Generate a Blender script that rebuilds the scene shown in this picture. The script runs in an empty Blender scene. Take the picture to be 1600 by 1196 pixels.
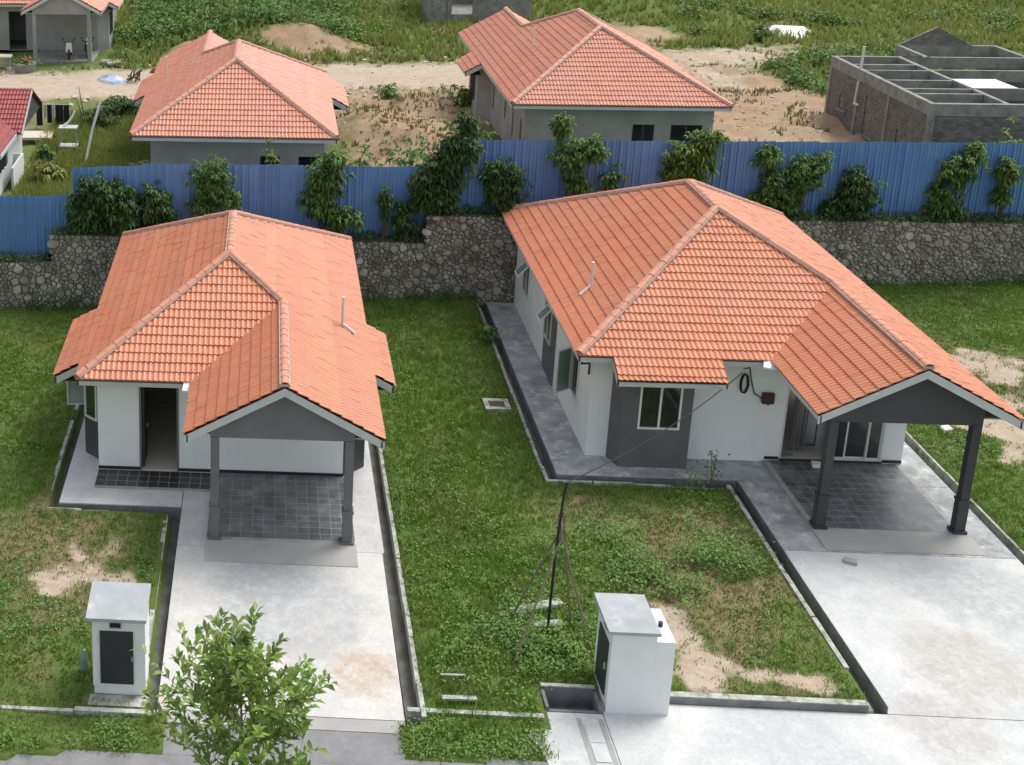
import bpy, math, random
import numpy as np
from mathutils import Matrix, Vector
random.seed(7); rng = np.random.default_rng(7)
S = bpy.context.scene
col = S.collection
# ---------------------------------------------------------------- camera, sky, sun, exposure
CAM_H = 19.195
def cam_axes(p, y, r):
    fwd = np.array([math.sin(y)*math.cos(p), math.cos(y)*math.cos(p), -math.sin(p)])
    right = np.array([math.cos(y), -math.sin(y), 0]); down = np.cross(fwd, right)
    c, s = math.cos(r), math.sin(r)
    return c*right+s*down, -s*right+c*down, fwd
cr, cd, cf = cam_axes(math.radians(15.7), math.radians(-4.66), math.radians(0.39))
cam = bpy.data.cameras.new('camera'); cam_o = bpy.data.objects.new('camera', cam); col.objects.link(cam_o)
cam_o.matrix_world = Matrix(((cr[0], -cd[0], -cf[0], 0), (cr[1], -cd[1], -cf[1], 0), (cr[2], -cd[2], -cf[2], CAM_H), (0, 0, 0, 1)))
cam.sensor_width = 36; cam.lens = 2020*36/1600; cam.shift_x = 540/1600; cam.shift_y = -363/1600
cam.clip_start = .5; cam.clip_end = 2000
S.camera = cam_o
SUN_TO = Vector((.50, .40, 1.05)).normalized()
W = bpy.data.worlds.new('World'); S.world = W; W.use_nodes = True
nt = W.node_tree; sky = nt.nodes.new('ShaderNodeTexSky'); sky.sky_type = 'NISHITA'; sky.sun_disc = False
sky.sun_elevation = math.asin(SUN_TO.z); sky.sun_rotation = math.atan2(SUN_TO.x, SUN_TO.y)
sky.air_density = 1.0; sky.dust_density = 3.0; sky.ozone_density = 1.0
hs = nt.nodes.new('ShaderNodeHueSaturation'); hs.inputs['Saturation'].default_value = .30      # bright thin cloud: a whiter sky
nt.links.new(sky.outputs[0], hs.inputs['Color']); nt.links.new(hs.outputs[0], nt.nodes['Background'].inputs[0]); nt.nodes['Background'].inputs[1].default_value = .15
sun = bpy.data.lights.new('sun', 'SUN'); sun.energy = 1.35; sun.angle = math.radians(22); sun.color = (1, .95, .87)
sun_o = bpy.data.objects.new('sun', sun); col.objects.link(sun_o); sun_o.location = (0, 0, 60)
sun_o.rotation_euler = (-SUN_TO).to_track_quat('-Z', 'Y').to_euler()
S.view_settings.view_transform = 'Standard'; S.view_settings.look = 'None'
S.view_settings.exposure = 0.60; S.view_settings.gamma = 1; S.view_settings.use_curve_mapping = False

# ---------------------------------------------------------------- materials
def mat(name, c, rough=.8, c2=None, scale=2.0, detail=6, lo=.35, hi=.65, isl=0., bump=0., bscale=40., spec=.5, metal=0., coords='obj', stain=None, tl=0., c3=None, s3=.4, nr=.6, speck=0., brick=None, spots=(), streak=None):
    m = bpy.data.materials.new(name); m.use_nodes = True; n = m.node_tree; N = n.nodes; L = n.links
    b = N['Principled BSDF']; b.inputs['Roughness'].default_value = rough; b.inputs['Specular IOR Level'].default_value = spec
    b.inputs['Metallic'].default_value = metal
    geo = N.new('ShaderNodeNewGeometry'); pos = geo.outputs['Position']
    rgb = N.new('ShaderNodeRGB'); rgb.outputs[0].default_value = (*c, 1); out = rgb.outputs[0]
    def noise(sc, dt=6, w=.6):
        t = N.new('ShaderNodeTexNoise'); t.inputs['Scale'].default_value = sc; t.inputs['Detail'].default_value = dt; t.inputs['Roughness'].default_value = w
        L.new(pos, t.inputs['Vector']); return t.outputs[0]
    def ramp(v, a, z):
        r = N.new('ShaderNodeMapRange'); r.inputs[1].default_value = a; r.inputs[2].default_value = z; L.new(v, r.inputs[0]); return r.outputs[0]
    def mix(f, a, bc, mode='MIX'):
        x = N.new('ShaderNodeMix'); x.data_type = 'RGBA'; x.blend_type = mode
        if hasattr(f, 'node'): L.new(f, x.inputs[0])
        else: x.inputs[0].default_value = f
        for i, q in ((6, a), (7, bc)):
            if hasattr(q, 'node'): L.new(q, x.inputs[i])
            else: x.inputs[i].default_value = (*q, 1)
        return x.outputs[2]
    if c2 is not None: out = mix(ramp(noise(scale, detail, nr), lo, hi), out, c2)
    if c3 is not None: out = mix(ramp(noise(s3, 5), .45, .7), out, c3)
    if stain is not None:   # (colour, scale, lo, hi)
        out = mix(ramp(noise(stain[1], 8, .7), stain[2], stain[3]), out, stain[0])
    if streak is not None:      # rain streaks and patchy paint
        mp = N.new('ShaderNodeVectorMath'); mp.operation = 'MULTIPLY'; mp.inputs[1].default_value = (3.2, 3.2, .28); L.new(pos, mp.inputs[0])
        t_ = N.new('ShaderNodeTexNoise'); t_.inputs['Scale'].default_value = 1.4; t_.inputs['Detail'].default_value = 7; t_.inputs['Roughness'].default_value = .7; L.new(mp.outputs[0], t_.inputs['Vector'])
        out = mix(ramp(t_.outputs[0], .58, 1.0), out, streak)
    for sx_, sy_, sr_, sc_ in spots:      # spilled-cement and water marks with a ragged outline
        vd = N.new('ShaderNodeVectorMath'); vd.operation = 'DISTANCE'; vd.inputs[1].default_value = (sx_, sy_, 0); L.new(pos, vd.inputs[0])
        ad_ = N.new('ShaderNodeMath'); ad_.operation = 'MULTIPLY_ADD'; ad_.inputs[1].default_value = sr_*1.6; L.new(noise(1.1/sr_*1.3, 9, .7), ad_.inputs[0]); L.new(vd.outputs['Value'], ad_.inputs[2])
        rg = N.new('ShaderNodeMapRange'); rg.inputs[1].default_value = sr_*1.85; rg.inputs[2].default_value = sr_*1.5; L.new(ad_.outputs[0], rg.inputs[0])
        ml = N.new('ShaderNodeMath'); ml.operation = 'MULTIPLY'; L.new(rg.outputs[0], ml.inputs[0]); L.new(ramp(noise(3.5, 8, .75), .3, .6), ml.inputs[1])
        out = mix(ml.outputs[0], out, sc_)
    if speck:
        sv = N.new('ShaderNodeMapRange'); sv.inputs[1].default_value = .3; sv.inputs[2].default_value = .7; sv.inputs[3].default_value = 1-speck; sv.inputs[4].default_value = 1+speck; L.new(noise(11., 6, .8), sv.inputs[0])
        hh = N.new('ShaderNodeHueSaturation'); L.new(sv.outputs[0], hh.inputs['Value']); L.new(out, hh.inputs['Color']); out = hh.outputs[0]
    if brick is not None:
        sx = N.new('ShaderNodeSeparateXYZ'); L.new(pos, sx.inputs[0]); ad = N.new('ShaderNodeMath'); ad.operation = 'ADD'; L.new(sx.outputs[0], ad.inputs[0]); L.new(sx.outputs[1], ad.inputs[1])
        cb = N.new('ShaderNodeCombineXYZ'); L.new(ad.outputs[0], cb.inputs[0]); L.new(sx.outputs[2], cb.inputs[1]); bt_ = N.new('ShaderNodeTexBrick'); L.new(cb.outputs[0], bt_.inputs['Vector'])
        for k_, v_ in (('Scale', 1.), ('Brick Width', .26), ('Row Height', .10), ('Mortar Size', .016), ('Mortar Smooth', .3)): bt_.inputs[k_].default_value = v_
        bt_.inputs['Color1'].default_value = (.55, .55, .55, 1); bt_.inputs['Color2'].default_value = (1.25, 1.2, 1.15, 1); bt_.inputs['Mortar'].default_value = (.9, .9, .9, 1)
        out = mix(.85, out, bt_.outputs['Color'], 'MULTIPLY'); out = mix(bt_.outputs['Fac'], out, brick)
        bpb = N.new('ShaderNodeBump'); bpb.inputs['Strength'].default_value = .8; bpb.inputs['Distance'].default_value = .02; bpb.invert = True; L.new(bt_.outputs['Fac'], bpb.inputs['Height']); L.new(bpb.outputs[0], b.inputs['Normal'])
    if isl:
        oi = N.new('ShaderNodeObjectInfo'); a = N.new('ShaderNodeMath'); a.operation = 'ADD'
        L.new(oi.outputs['Random'], a.inputs[0]); L.new(geo.outputs['Random Per Island'], a.inputs[1])
        fr = N.new('ShaderNodeMath'); fr.operation = 'FRACT'; L.new(a.outputs[0], fr.inputs[0])
        v = N.new('ShaderNodeMapRange'); v.inputs[3].default_value = 1-isl; v.inputs[4].default_value = 1+isl; L.new(fr.outputs[0], v.inputs[0])
        h = N.new('ShaderNodeHueSaturation'); L.new(v.outputs[0], h.inputs['Value']); L.new(out, h.inputs['Color']); out = h.outputs[0]
        hv = N.new('ShaderNodeMapRange'); hv.inputs[3].default_value = .5-isl*.04; hv.inputs[4].default_value = .5+isl*.04
        fr2 = N.new('ShaderNodeMath'); fr2.operation = 'MULTIPLY'; fr2.inputs[1].default_value = 7.31; L.new(fr.outputs[0], fr2.inputs[0])
        fr3 = N.new('ShaderNodeMath'); fr3.operation = 'FRACT'; L.new(fr2.outputs[0], fr3.inputs[0]); L.new(fr3.outputs[0], hv.inputs[0]); L.new(hv.outputs[0], h.inputs['Hue'])
    L.new(out, b.inputs['Base Color'])
    if bump:
        bp = N.new('ShaderNodeBump'); bp.inputs['Strength'].default_value = bump; bp.inputs['Distance'].default_value = .02
        L.new(noise(bscale, 5), bp.inputs['Height']); L.new(bp.outputs[0], b.inputs['Normal'])
    if tl:
        tr = N.new('ShaderNodeBsdfTranslucent'); L.new(out, tr.inputs[0]); ms = N.new('ShaderNodeMixShader'); ms.inputs[0].default_value = tl
        L.new(b.outputs[0], ms.inputs[1]); L.new(tr.outputs[0], ms.inputs[2]); L.new(ms.outputs[0], N['Material Output'].inputs[0])
    return m
M = {}
M['tile'] = mat('terracotta_tile', (.62, .228, .112), .48, (.55, .198, .10), .9, isl=.05, c3=(.57, .235, .135), s3=.5, bump=.2, bscale=60, stain=((.36, .13, .08), 3., .58, .90), spec=.55)
M['tile_far'] = mat('terracotta_tile_pale', (.60, .245, .155), .48, (.54, .22, .14), .9, isl=.05, c3=(.55, .25, .175), s3=.5, stain=((.36, .13, .08), 4., .68, .95), spec=.55)
M['tile_red'] = mat('red_tile', (.34, .065, .055), .6, (.26, .05, .05), 2., isl=.12)
M['ridge'] = mat('ridge_tile', (.60, .255, .16), .6, (.52, .23, .15), 3., isl=.12, stain=((.45, .35, .30), 6., .55, .8))
M['mortar'] = mat('ridge_mortar', (.52, .44, .40), .9, (.38, .30, .27), 7.)
M['deck'] = mat('roof_deck', (.12, .06, .05), .9)
M['fascia'] = mat('fascia_paint', (.55, .57, .57), .6, (.48, .50, .50), 3.)
M['white'] = mat('white_wall_paint', (.81, .825, .83), .75, (.76, .78, .785), .7, stain=((.60, .61, .60), 2.2, .68, .95), streak=(.56, .565, .55))
M['soffit'] = mat('soffit_board', (.62, .63, .62), .8)
M['grey'] = mat('charcoal_wall_paint', (.14, .135, .145), .65, (.115, .112, .12), 1.5, streak=(.20, .20, .205))
M['dgrey'] = mat('dark_bay_paint', (.06, .06, .065), .6, (.05, .05, .055), 1.5)
M['colgrey'] = mat('column_paint', (.16, .16, .17), .6, (.13, .13, .14), 2.)
M['coldark'] = mat('dark_column_paint', (.050, .049, .056), .55, (.042, .042, .048), 2.)
M['skirt'] = mat('black_skirting', (.025, .025, .03), .5)
M['render'] = mat('raw_cement_render', (.36, .36, .345), .9, (.28, .28, .265), .8, stain=((.20, .20, .19), 2., .6, .85))
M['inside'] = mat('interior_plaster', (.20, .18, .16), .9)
M['infloor'] = mat('interior_floor_tile', (.62, .58, .50), .25)
M['dark'] = mat('dark_opening', (.015, .015, .016), .7)
M['glass'] = mat('window_glass', (.02, .025, .022), .06, spec=.8)
M['glassg'] = mat('pale_green_glass', (.22, .30, .26), .1, spec=.8)
M['alu'] = mat('window_frame_paint', (.62, .62, .60), .5)
M['aluw'] = mat('white_frame_paint', (.78, .79, .78), .5)
M['conc'] = mat('driveway_concrete', (.585, .57, .535), .9, (.50, .50, .49), .55, 12, .40, .62, bump=.4, bscale=30, stain=((.47, .39, .30), .30, .54, .72), c3=(.62, .615, .59), s3=1.9, nr=.74, speck=.12, spots=((.7, 27.5, 2.1, (.40, .415, .43)), (.2, 28.5, 1.1, (.38, .39, .40)), (2.4, 25.2, .9, (.47, .37, .28))))
M['conc_r'] = mat('pale_concrete', (.565, .575, .565), .9, (.49, .505, .505), .55, 12, .40, .62, bump=.4, bscale=30, stain=((.37, .365, .35), 1.3, .60, .80), c3=(.61, .615, .61), s3=1.7, nr=.74, speck=.12, spots=((17.4, 29.2, 1.6, (.41, .43, .43)), (16.0, 26.4, 1.5, (.45, .425, .39)), (11, 23.9, 1.6, (.44, .47, .475)), (14.6, 24.5, 1.2, (.44, .43, .41))))
M['concw'] = mat('walkway_concrete', (.43, .445, .445), .85, (.25, .262, .27), 1.3, 12, .40, .60, bump=.3, bscale=25, stain=((.62, .63, .62), 2.2, .52, .70), nr=.75, speck=.12)
M['conclw'] = mat('light_walkway_concrete', (.58, .58, .575), .85, (.46, .465, .47), 1.2, 12, .40, .62, bump=.3, bscale=25, stain=((.33, .33, .33), 1.7, .62, .80), nr=.75, speck=.12)
M['ramp'] = mat('ramp_concrete', (.40, .395, .375), .85, (.33, .33, .32), 1.0, 9, stain=((.46, .41, .34), 1.4, .55, .8))
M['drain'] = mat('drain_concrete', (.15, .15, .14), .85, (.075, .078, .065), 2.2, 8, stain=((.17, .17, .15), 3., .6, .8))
M['drainface'] = mat('dark_concrete', (.22, .23, .24), .8, (.13, .135, .14), 2., 8)  # darker grey concrete for drain walls, sump and kerb face
M['kerb'] = mat('kerb_concrete', (.50, .51, .47), .9, (.30, .31, .26), 4., 8, stain=((.11, .13, .07), 3., .50, .68))
M['asph'] = mat('asphalt', (.26, .26, .265), .9, (.20, .20, .205), 3., 8, bump=.6, bscale=60, stain=((.28, .27, .26), 1., .58, .8))
M['ftile'] = mat('charcoal_floor_tile', (.095, .095, .105), .28, (.14, .145, .155), .8, isl=.18, stain=((.30, .33, .35), 1.3, .48, .82))
M['ftileb'] = mat('brown_black_floor_tile', (.040, .034, .036), .4, (.055, .045, .046), .9, isl=.22, stain=((.13, .13, .13), 1.9, .62, .9))
M['grout'] = mat('tile_grout', (.38, .38, .375), .9, (.26, .26, .26), 3.)
M['fence'] = mat('blue_fence_paint', (.145, .295, .56), .5, (.12, .245, .49), .5, isl=.07, stain=((.22, .36, .55), 1.6, .58, .85), spec=.3)
M['stone'] = mat('rubble_stone', (.40, .375, .33), .95, (.26, .24, .205), 2.2, spec=.2, isl=.34, bump=.5, bscale=25, stain=((.13, .125, .085), .8, .50, .74))
M['wallmortar'] = mat('rubble_mortar', (.17, .155, .125), .95, (.10, .10, .07), 2.)
M['blade'] = mat('grass_blade', (.185, .32, .052), .7, (.135, .26, .038), .6, 5, isl=.36, tl=.28, spec=.2, c3=(.25, .285, .085), s3=.45)
M['bladey'] = mat('dry_grass_blade', (.21, .19, .075), .65, (.15, .165, .05), .8, 5, spec=.25, isl=.32, tl=.2)
M['weed'] = mat('weed_leaf', (.17, .29, .07), .65, (.125, .23, .05), .8, spec=.25, isl=.34, tl=.2)
M['lime'] = mat('lush_grass_blade', (.31, .345, .10), .65, (.235, .28, .075), .5, spec=.25, isl=.3, tl=.28)
M['leafd'] = mat('dark_leaf', (.075, .145, .04), .65, (.052, .105, .028), .9, spec=.25, isl=.42, tl=.15)
M['leafm'] = mat('mid_leaf', (.13, .235, .06), .65, (.09, .175, .042), .9, spec=.25, isl=.42, tl=.2)
M['leafy'] = mat('young_leaf', (.16, .25, .055), .65, (.115, .19, .042), .9, spec=.25, isl=.4, tl=.22)
M['leafs'] = mat('sapling_leaf', (.27, .38, .085), .42, (.19, .30, .06), 1.5, isl=.42, tl=.36)
M['bark'] = mat('bark', (.13, .11, .085), .9, (.08, .07, .055), 8.)
M['barkp'] = mat('pale_bark', (.20, .23, .12), .9, (.15, .15, .12), 8.)
M['wood'] = mat('weathered_pole_wood', (.24, .20, .14), .9, (.16, .13, .09), 5.)
M['black'] = mat('black_plastic', (.012, .012, .013), .5)
M['navy'] = mat('dark_steel_door', (.028, .03, .036), .5)
M['boxw'] = mat('white_box_paint', (.78, .80, .81), .7, (.72, .74, .75), 1.2, stain=((.58, .58, .55), 3., .7, .9), streak=(.58, .58, .555))
M['boxtop'] = mat('grey_cap_concrete', (.40, .425, .44), .85, (.33, .35, .365), 1.8, stain=((.58, .60, .61), 2.4, .56, .75))
M['maroon'] = mat('maroon_box', (.055, .02, .02), .5)
M['pvc'] = mat('pvc_pipe', (.66, .64, .60), .5)
M['brick'] = mat('old_brickwork', (.215, .19, .175), .95, (.15, .135, .125), 3., brick=(.20, .19, .175), stain=((.06, .06, .055), .7, .5, .72), streak=(.10, .10, .095))
M['brickg'] = mat('grey_brickwork', (.26, .25, .24), .95, (.19, .185, .18), 3., brick=(.15, .15, .145), stain=((.08, .08, .075), .7, .55, .75))
M['beam'] = mat('weathered_beam_concrete', (.30, .30, .28), .95, (.20, .20, .185), 1.6, stain=((.085, .085, .078), 2.2, .52, .75), streak=(.12, .12, .11))
M['rust'] = mat('rusty_grate', (.09, .075, .05), .9, (.05, .045, .03), 6.)
M['tarp'] = mat('blue_tarpaulin', (.22, .36, .58), .5, (.5, .56, .62), 2.)
M['cloth'] = mat('dark_cloth', (.02, .02, .024), .9); M['clothw'] = mat('white_cloth', (.6, .6, .62), .9)
M['redbrick'] = mat('red_brick', (.38, .12, .075), .9, isl=.15)
M['metal'] = mat('bare_metal', (.5, .52, .52), .4, metal=.6)
M['debris'] = mat('pale_rubble', (.46, .41, .34), .9, isl=.3)
M['clay'] = mat('clay_clod', (.40, .26, .165), .95, isl=.28)

# ---------------------------------------------------------------- mesh helpers
class MB:
    def __init__(s): s.v = []; s.f = []
    def add(s, vs, fs):
        o = len(s.v); s.v += [tuple(map(float, p)) for p in vs]; s.f += [tuple(i+o for i in f) for f in fs]; return s
    def box(s, x0, x1, y0, y1, z0, z1):
        return s.add([(x0,y0,z0),(x1,y0,z0),(x1,y1,z0),(x0,y1,z0),(x0,y0,z1),(x1,y0,z1),(x1,y1,z1),(x0,y1,z1)],
                     [(0,3,2,1),(4,5,6,7),(0,1,5,4),(1,2,6,5),(2,3,7,6),(3,0,4,7)])
    def prism(s, poly, z0, z1):          # plan polygon, counter-clockwise; z1 may be a function
        n = len(poly); zt = z1 if callable(z1) else (lambda x, y: z1)
        return s.add([(x, y, z0) for x, y in poly]+[(x, y, zt(x, y)) for x, y in poly],
                     [tuple(range(n))[::-1], tuple(range(n, 2*n))]+[(i, (i+1) % n, n+(i+1) % n, n+i) for i in range(n)])
    def hexa(s, a, b): # two quads
        return s.add(list(a)+list(b), [(0,3,2,1),(4,5,6,7),(0,1,5,4),(1,2,6,5),(2,3,7,6),(3,0,4,7)])
    def obox(s, c, ax, ay, az, hx, hy, hz):
        c, ax, ay, az = map(np.array, (c, ax, ay, az)); P = []
        for k in (-1, 1):
            for i, j in ((-1,-1),(1,-1),(1,1),(-1,1)): P.append(c+ax*hx*i+ay*hy*j+az*hz*k)
        return s.add(P, [(0,3,2,1),(4,5,6,7),(0,1,5,4),(1,2,6,5),(2,3,7,6),(3,0,4,7)])
    def bar(s, p, q, w, h=None, up=(0, 0, 1)):
        p, q = np.array(p, float), np.array(q, float); d = q-p; L = np.linalg.norm(d); d = d/L; u = np.array(up, float)
        if abs(d @ u) > .97: u = np.array([1., 0, 0])
        x = np.cross(d, u); x /= np.linalg.norm(x); y = np.cross(x, d)
        return s.obox((p+q)/2, x, d, y, w/2, L/2, (h or w)/2)
    def tube(s, pts, r, n=6, cap=True):
        pts = [np.array(p, float) for p in pts]; rs = r if hasattr(r, '__len__') else [r]*len(pts); o = len(s.v); prev = None
        for i, p in enumerate(pts):
            d = pts[min(i+1, len(pts)-1)]-pts[max(i-1, 0)]; d /= (np.linalg.norm(d)+1e-9)
            u = np.array([0, 0, 1.]) if abs(d[2]) < .9 else np.array([1., 0, 0])
            if prev is not None: u = prev
            x = np.cross(d, u); x /= (np.linalg.norm(x)+1e-9); y = np.cross(x, d); prev = y
            for k in range(n):
                a = 2*math.pi*k/n; q = p+rs[i]*(math.cos(a)*x+math.sin(a)*y); s.v.append(tuple(q))
        for i in range(len(pts)-1):
            for k in range(n):
                a, b = o+i*n+k, o+i*n+(k+1) % n; s.f.append((a, b, b+n, a+n))
        if cap: s.f.append(tuple(range(o, o+n))); s.f.append(tuple(range(o+(len(pts)-1)*n, o+len(pts)*n))[::-1])
        return s
    def mesh(s, name, m, smooth=False):
        me = bpy.data.meshes.new(name); me.from_pydata(s.v, [], s.f); me.materials.append(m)
        if smooth: me.polygons.foreach_set('use_smooth', [True]*len(me.polygons))
        return me
    def build(s, name, m, parent=None, smooth=False, kind=None):
        return obj(name, s.mesh(name, m, smooth), parent, kind)
def obj(name, me, parent=None, kind=None):
    o = bpy.data.objects.new(name, me); col.objects.link(o)
    if parent is not None:
        o.parent = parent
    if kind: o['kind'] = kind
    return o
def tag(o, label, cat, group=None):
    o['label'] = label; o['category'] = cat
    if group: o['group'] = group
    return o
def struct(o): o['kind'] = 'structure'; return o
def thing(name, label, cat, loc, group=None, rot=0, local=False):
    o = bpy.data.objects.new(name, None); col.objects.link(o); o.location = loc; o.rotation_euler = (0, 0, rot); o.empty_display_size = .3
    if not local: OFF[o.name] = loc
    return tag(o, label, cat, group)
OFF = {}
def part(mb, name, m, parent, smooth=False, kind=None):     # world-coordinate part of a thing (or of a part)
    o = bpy.data.objects.new(name, mb.mesh(name, m, smooth)); col.objects.link(o); o.parent = parent
    if parent.name in OFF: o.matrix_parent_inverse = Matrix.Translation(-Vector(OFF[parent.name]))
    if kind: o['kind'] = kind
    return o
def np_mesh(name, V, F, m, smooth=False):        # V (n,3), F (k,3|4) arrays
    me = bpy.data.meshes.new(name); V = np.asarray(V, np.float32); F = np.asarray(F, np.int32)
    me.vertices.add(len(V)); me.vertices.foreach_set('co', V.ravel())
    k = F.shape[1]; me.loops.add(F.size); me.loops.foreach_set('vertex_index', F.ravel())
    me.polygons.add(len(F)); me.polygons.foreach_set('loop_start', np.arange(0, F.size, k, dtype=np.int32)); me.polygons.foreach_set('loop_total', np.full(len(F), k, np.int32))
    if smooth: me.polygons.foreach_set('use_smooth', np.ones(len(F), bool))
    me.update(calc_edges=True); me.materials.append(m); return me
def vnoise(x, y, sc, seed=0):                   # cheap smooth value noise
    x = np.asarray(x, float)/sc+seed*17.3; y = np.asarray(y, float)/sc+seed*9.1
    xi, yi = np.floor(x), np.floor(y); fx, fy = x-xi, y-yi; fx = fx*fx*(3-2*fx); fy = fy*fy*(3-2*fy)
    h = lambda a, b: np.mod(np.sin(a*127.1+b*311.7+seed*3.7)*43758.5453, 1.0)
    return (h(xi, yi)*(1-fx)+h(xi+1, yi)*fx)*(1-fy)+(h(xi, yi+1)*(1-fx)+h(xi+1, yi+1)*fx)*fy
def fbm(x, y, sc, seed=0): return (vnoise(x, y, sc, seed)*.55+vnoise(x, y, sc*.45, seed+1)*.3+vnoise(x, y, sc*.2, seed+2)*.15)

# ---------------------------------------------------------------- terrain
WY0, WK = 46.15, .135
def wall_y(x): return WY0+WK*np.asarray(x, float)
def wall_top(x):
    x = np.asarray(x, float)
    return np.where(x < -8.0, 2.05, np.where(x < 6.04, 3.12-.05*(x+8), 3.52-.039*(x-6)))
def ss(a, b, x): t = np.clip((x-a)/(b-a), 0, 1); return t*t*(3-2*t)
def clay_mask(x, y):
    a = np.clip(1.5-np.sqrt(((x-7.3)/3.4)**2+((y-59.5)/7)**2), 0, 1); b = np.clip(1.55-np.sqrt(((x-25)/5)**2+((y-71)/15)**2), 0, 1); c = np.clip(1.2-np.sqrt(((x+5.5)/1.6)**2+((y-54)/3)**2), 0, 1)*.75
    d = np.clip(1.2-np.sqrt(((x-3)/5)**2+((y-84)/2.5)**2), 0, 1)*.9; e = np.clip(1.2-np.sqrt(((x+5)/2)**2+((y-80)/2.)**2), 0, 1)
    f = np.clip(1.5-np.sqrt(((x-8)/6)**2+((y-68)/5.5)**2), 0, 1)*.95; g_ = np.clip(1.2-np.sqrt(((x-24)/7)**2+((y-90)/6)**2), 0, 1)*.85
    return np.maximum.reduce([a, b, c, d, e, f, g_])
def back_z(x, y):
    x = np.asarray(x, float); y = np.asarray(y, float)
    d = y-wall_y(x); z = 2.45+0*x
    z = np.where(d < 5, wall_top(x)-.06+(2.45-wall_top(x)+.06)*ss(1.2, 5, d), z)
    z = z+1.35*np.exp(-((x-7.2)/2.6)**2-((y-58.5)/4.5)**2)+.7*np.exp(-((x-5.0)/1.6)**2-((y-64)/3.0)**2)   # earth mound between the two far houses
    z = z+.25*np.exp(-((x-9.0)/3)**2-((y-68.5)/1.6)**2)
    z = z+1.1*np.exp(-((x-2.5)/3.2)**2-((y-85.5)/2.2)**2)+.8*np.exp(-((x+5)/1.6)**2-((y-81)/2.5)**2)
    hill = ss(98, 145, y-3*fbm(x, y, 14, 3)); z = z+hill*9+ss(110, 260, y)*26
    z = z+1.2*ss(92, 99, y)*np.exp(-((x-27)/10)**2)
    tl = np.exp(-((x+3)/4.5)**2)*ss(79, 90, y)*1.6; z = z+tl
    rough = np.clip(clay_mask(x, y)+.15, 0, 1)*np.where((y > wall_y(x)+4), 1, 0)
    z = z+(fbm(x, y, 3.0, 5)-.5)*.28+(vnoise(x, y, .7, 8)-.5)*.06+rough*((fbm(x, y, 2.4, 81)-.5)*.9+(fbm(x, y, .9, 83)-.5)*.35)
    return z
# concrete / drains footprints (x0,x1,y0,y1): where the lawn sheet dips below them
DIG = [(-5.95, 3.46, 31.42, 45.6), (-2.56, 3.46, 23.75, 31.6), (8.18, 19.65, 33.92, 47.5), (13.22, 19.65, 24.7, 34.1), (6.2, 23.8, 20.3, 24.82), (6.28, 7.3, 24.3, 24.9), (-15.7, -5.0, 19.75, 21.95), (-5.2, -4, 19.75, 22.05), (-4.2, -1.9, 19.75, 22.25), (2.3, 5.8, 19.75, 22.5), (-1.95, 2.85, 19.75, 23.8), (5.6, 33.8, 19.75, 20.2), (5.6, 7.5, 19.75, 20.6)]
SAND = [(-4.5, 28.4, 1.3, 1.5), (-3.9, 29.5, .5, .7), (10.0, 26.0, 1.5, 1.1), (9.6, 27.4, .8, 1.2), (11.6, 25.5, 1.3, .5), (12.3, 29.3, .5, .9), (23.2, 39.0, 2.0, 2.2), (24.5, 42.5, 1.8, 1.5), (22.2, 36.2, .9, 1.0)]
def sand_mask(x, y):
    s = np.zeros_like(np.asarray(x, float))
    for cx, cy, rx, ry in SAND: s = np.maximum(s, 1.25-np.sqrt(((x-cx)/rx)**2+((y-cy)/ry)**2))
    return np.clip(s*.85+(fbm(x, y, 1.0, 11)-.5)*2.4*np.clip(s*3+.12, 0, 1), 0, 1)
def dry_mask(x, y):      # yellowish thin turf
    s = .9*np.exp(-((x-11)/2.8)**2-((y-29.5)/4.2)**2)+.8*np.exp(-((x+5)/2.6)**2-((y-28)/3.2)**2)+.75*np.exp(-((x-23)/3.5)**2-((y-41)/5)**2)+.45*np.exp(-((x-7.5)/1.5)**2-((y-33)/2)**2)+.4*np.exp(-((x+6.2)/1.4)**2-((y-32)/2.5)**2)
    return np.clip(s+(fbm(x, y, 1.6, 21)-.5)*.9, 0, 1)
def lawn_z(x, y):
    z = -.06+(fbm(x, y, 2.2, 2)-.5)*.16+(vnoise(x, y, .5, 4)-.5)*.03
    z = z+.30*ss(2.2, 0., wall_y(x)-y)+.25*np.exp(-((x-6.2)/1.2)**2-((y-31.5)/1.0)**2)
    return z-.10*ss(24.6, 23.2, y)
def in_dig(x, y, g=0.):
    m = np.zeros(np.shape(x), bool)
    for a, b, c, d in DIG: m |= (x > a+g) & (x < b-g) & (y > c+g) & (y < d-g)
    return m
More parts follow.
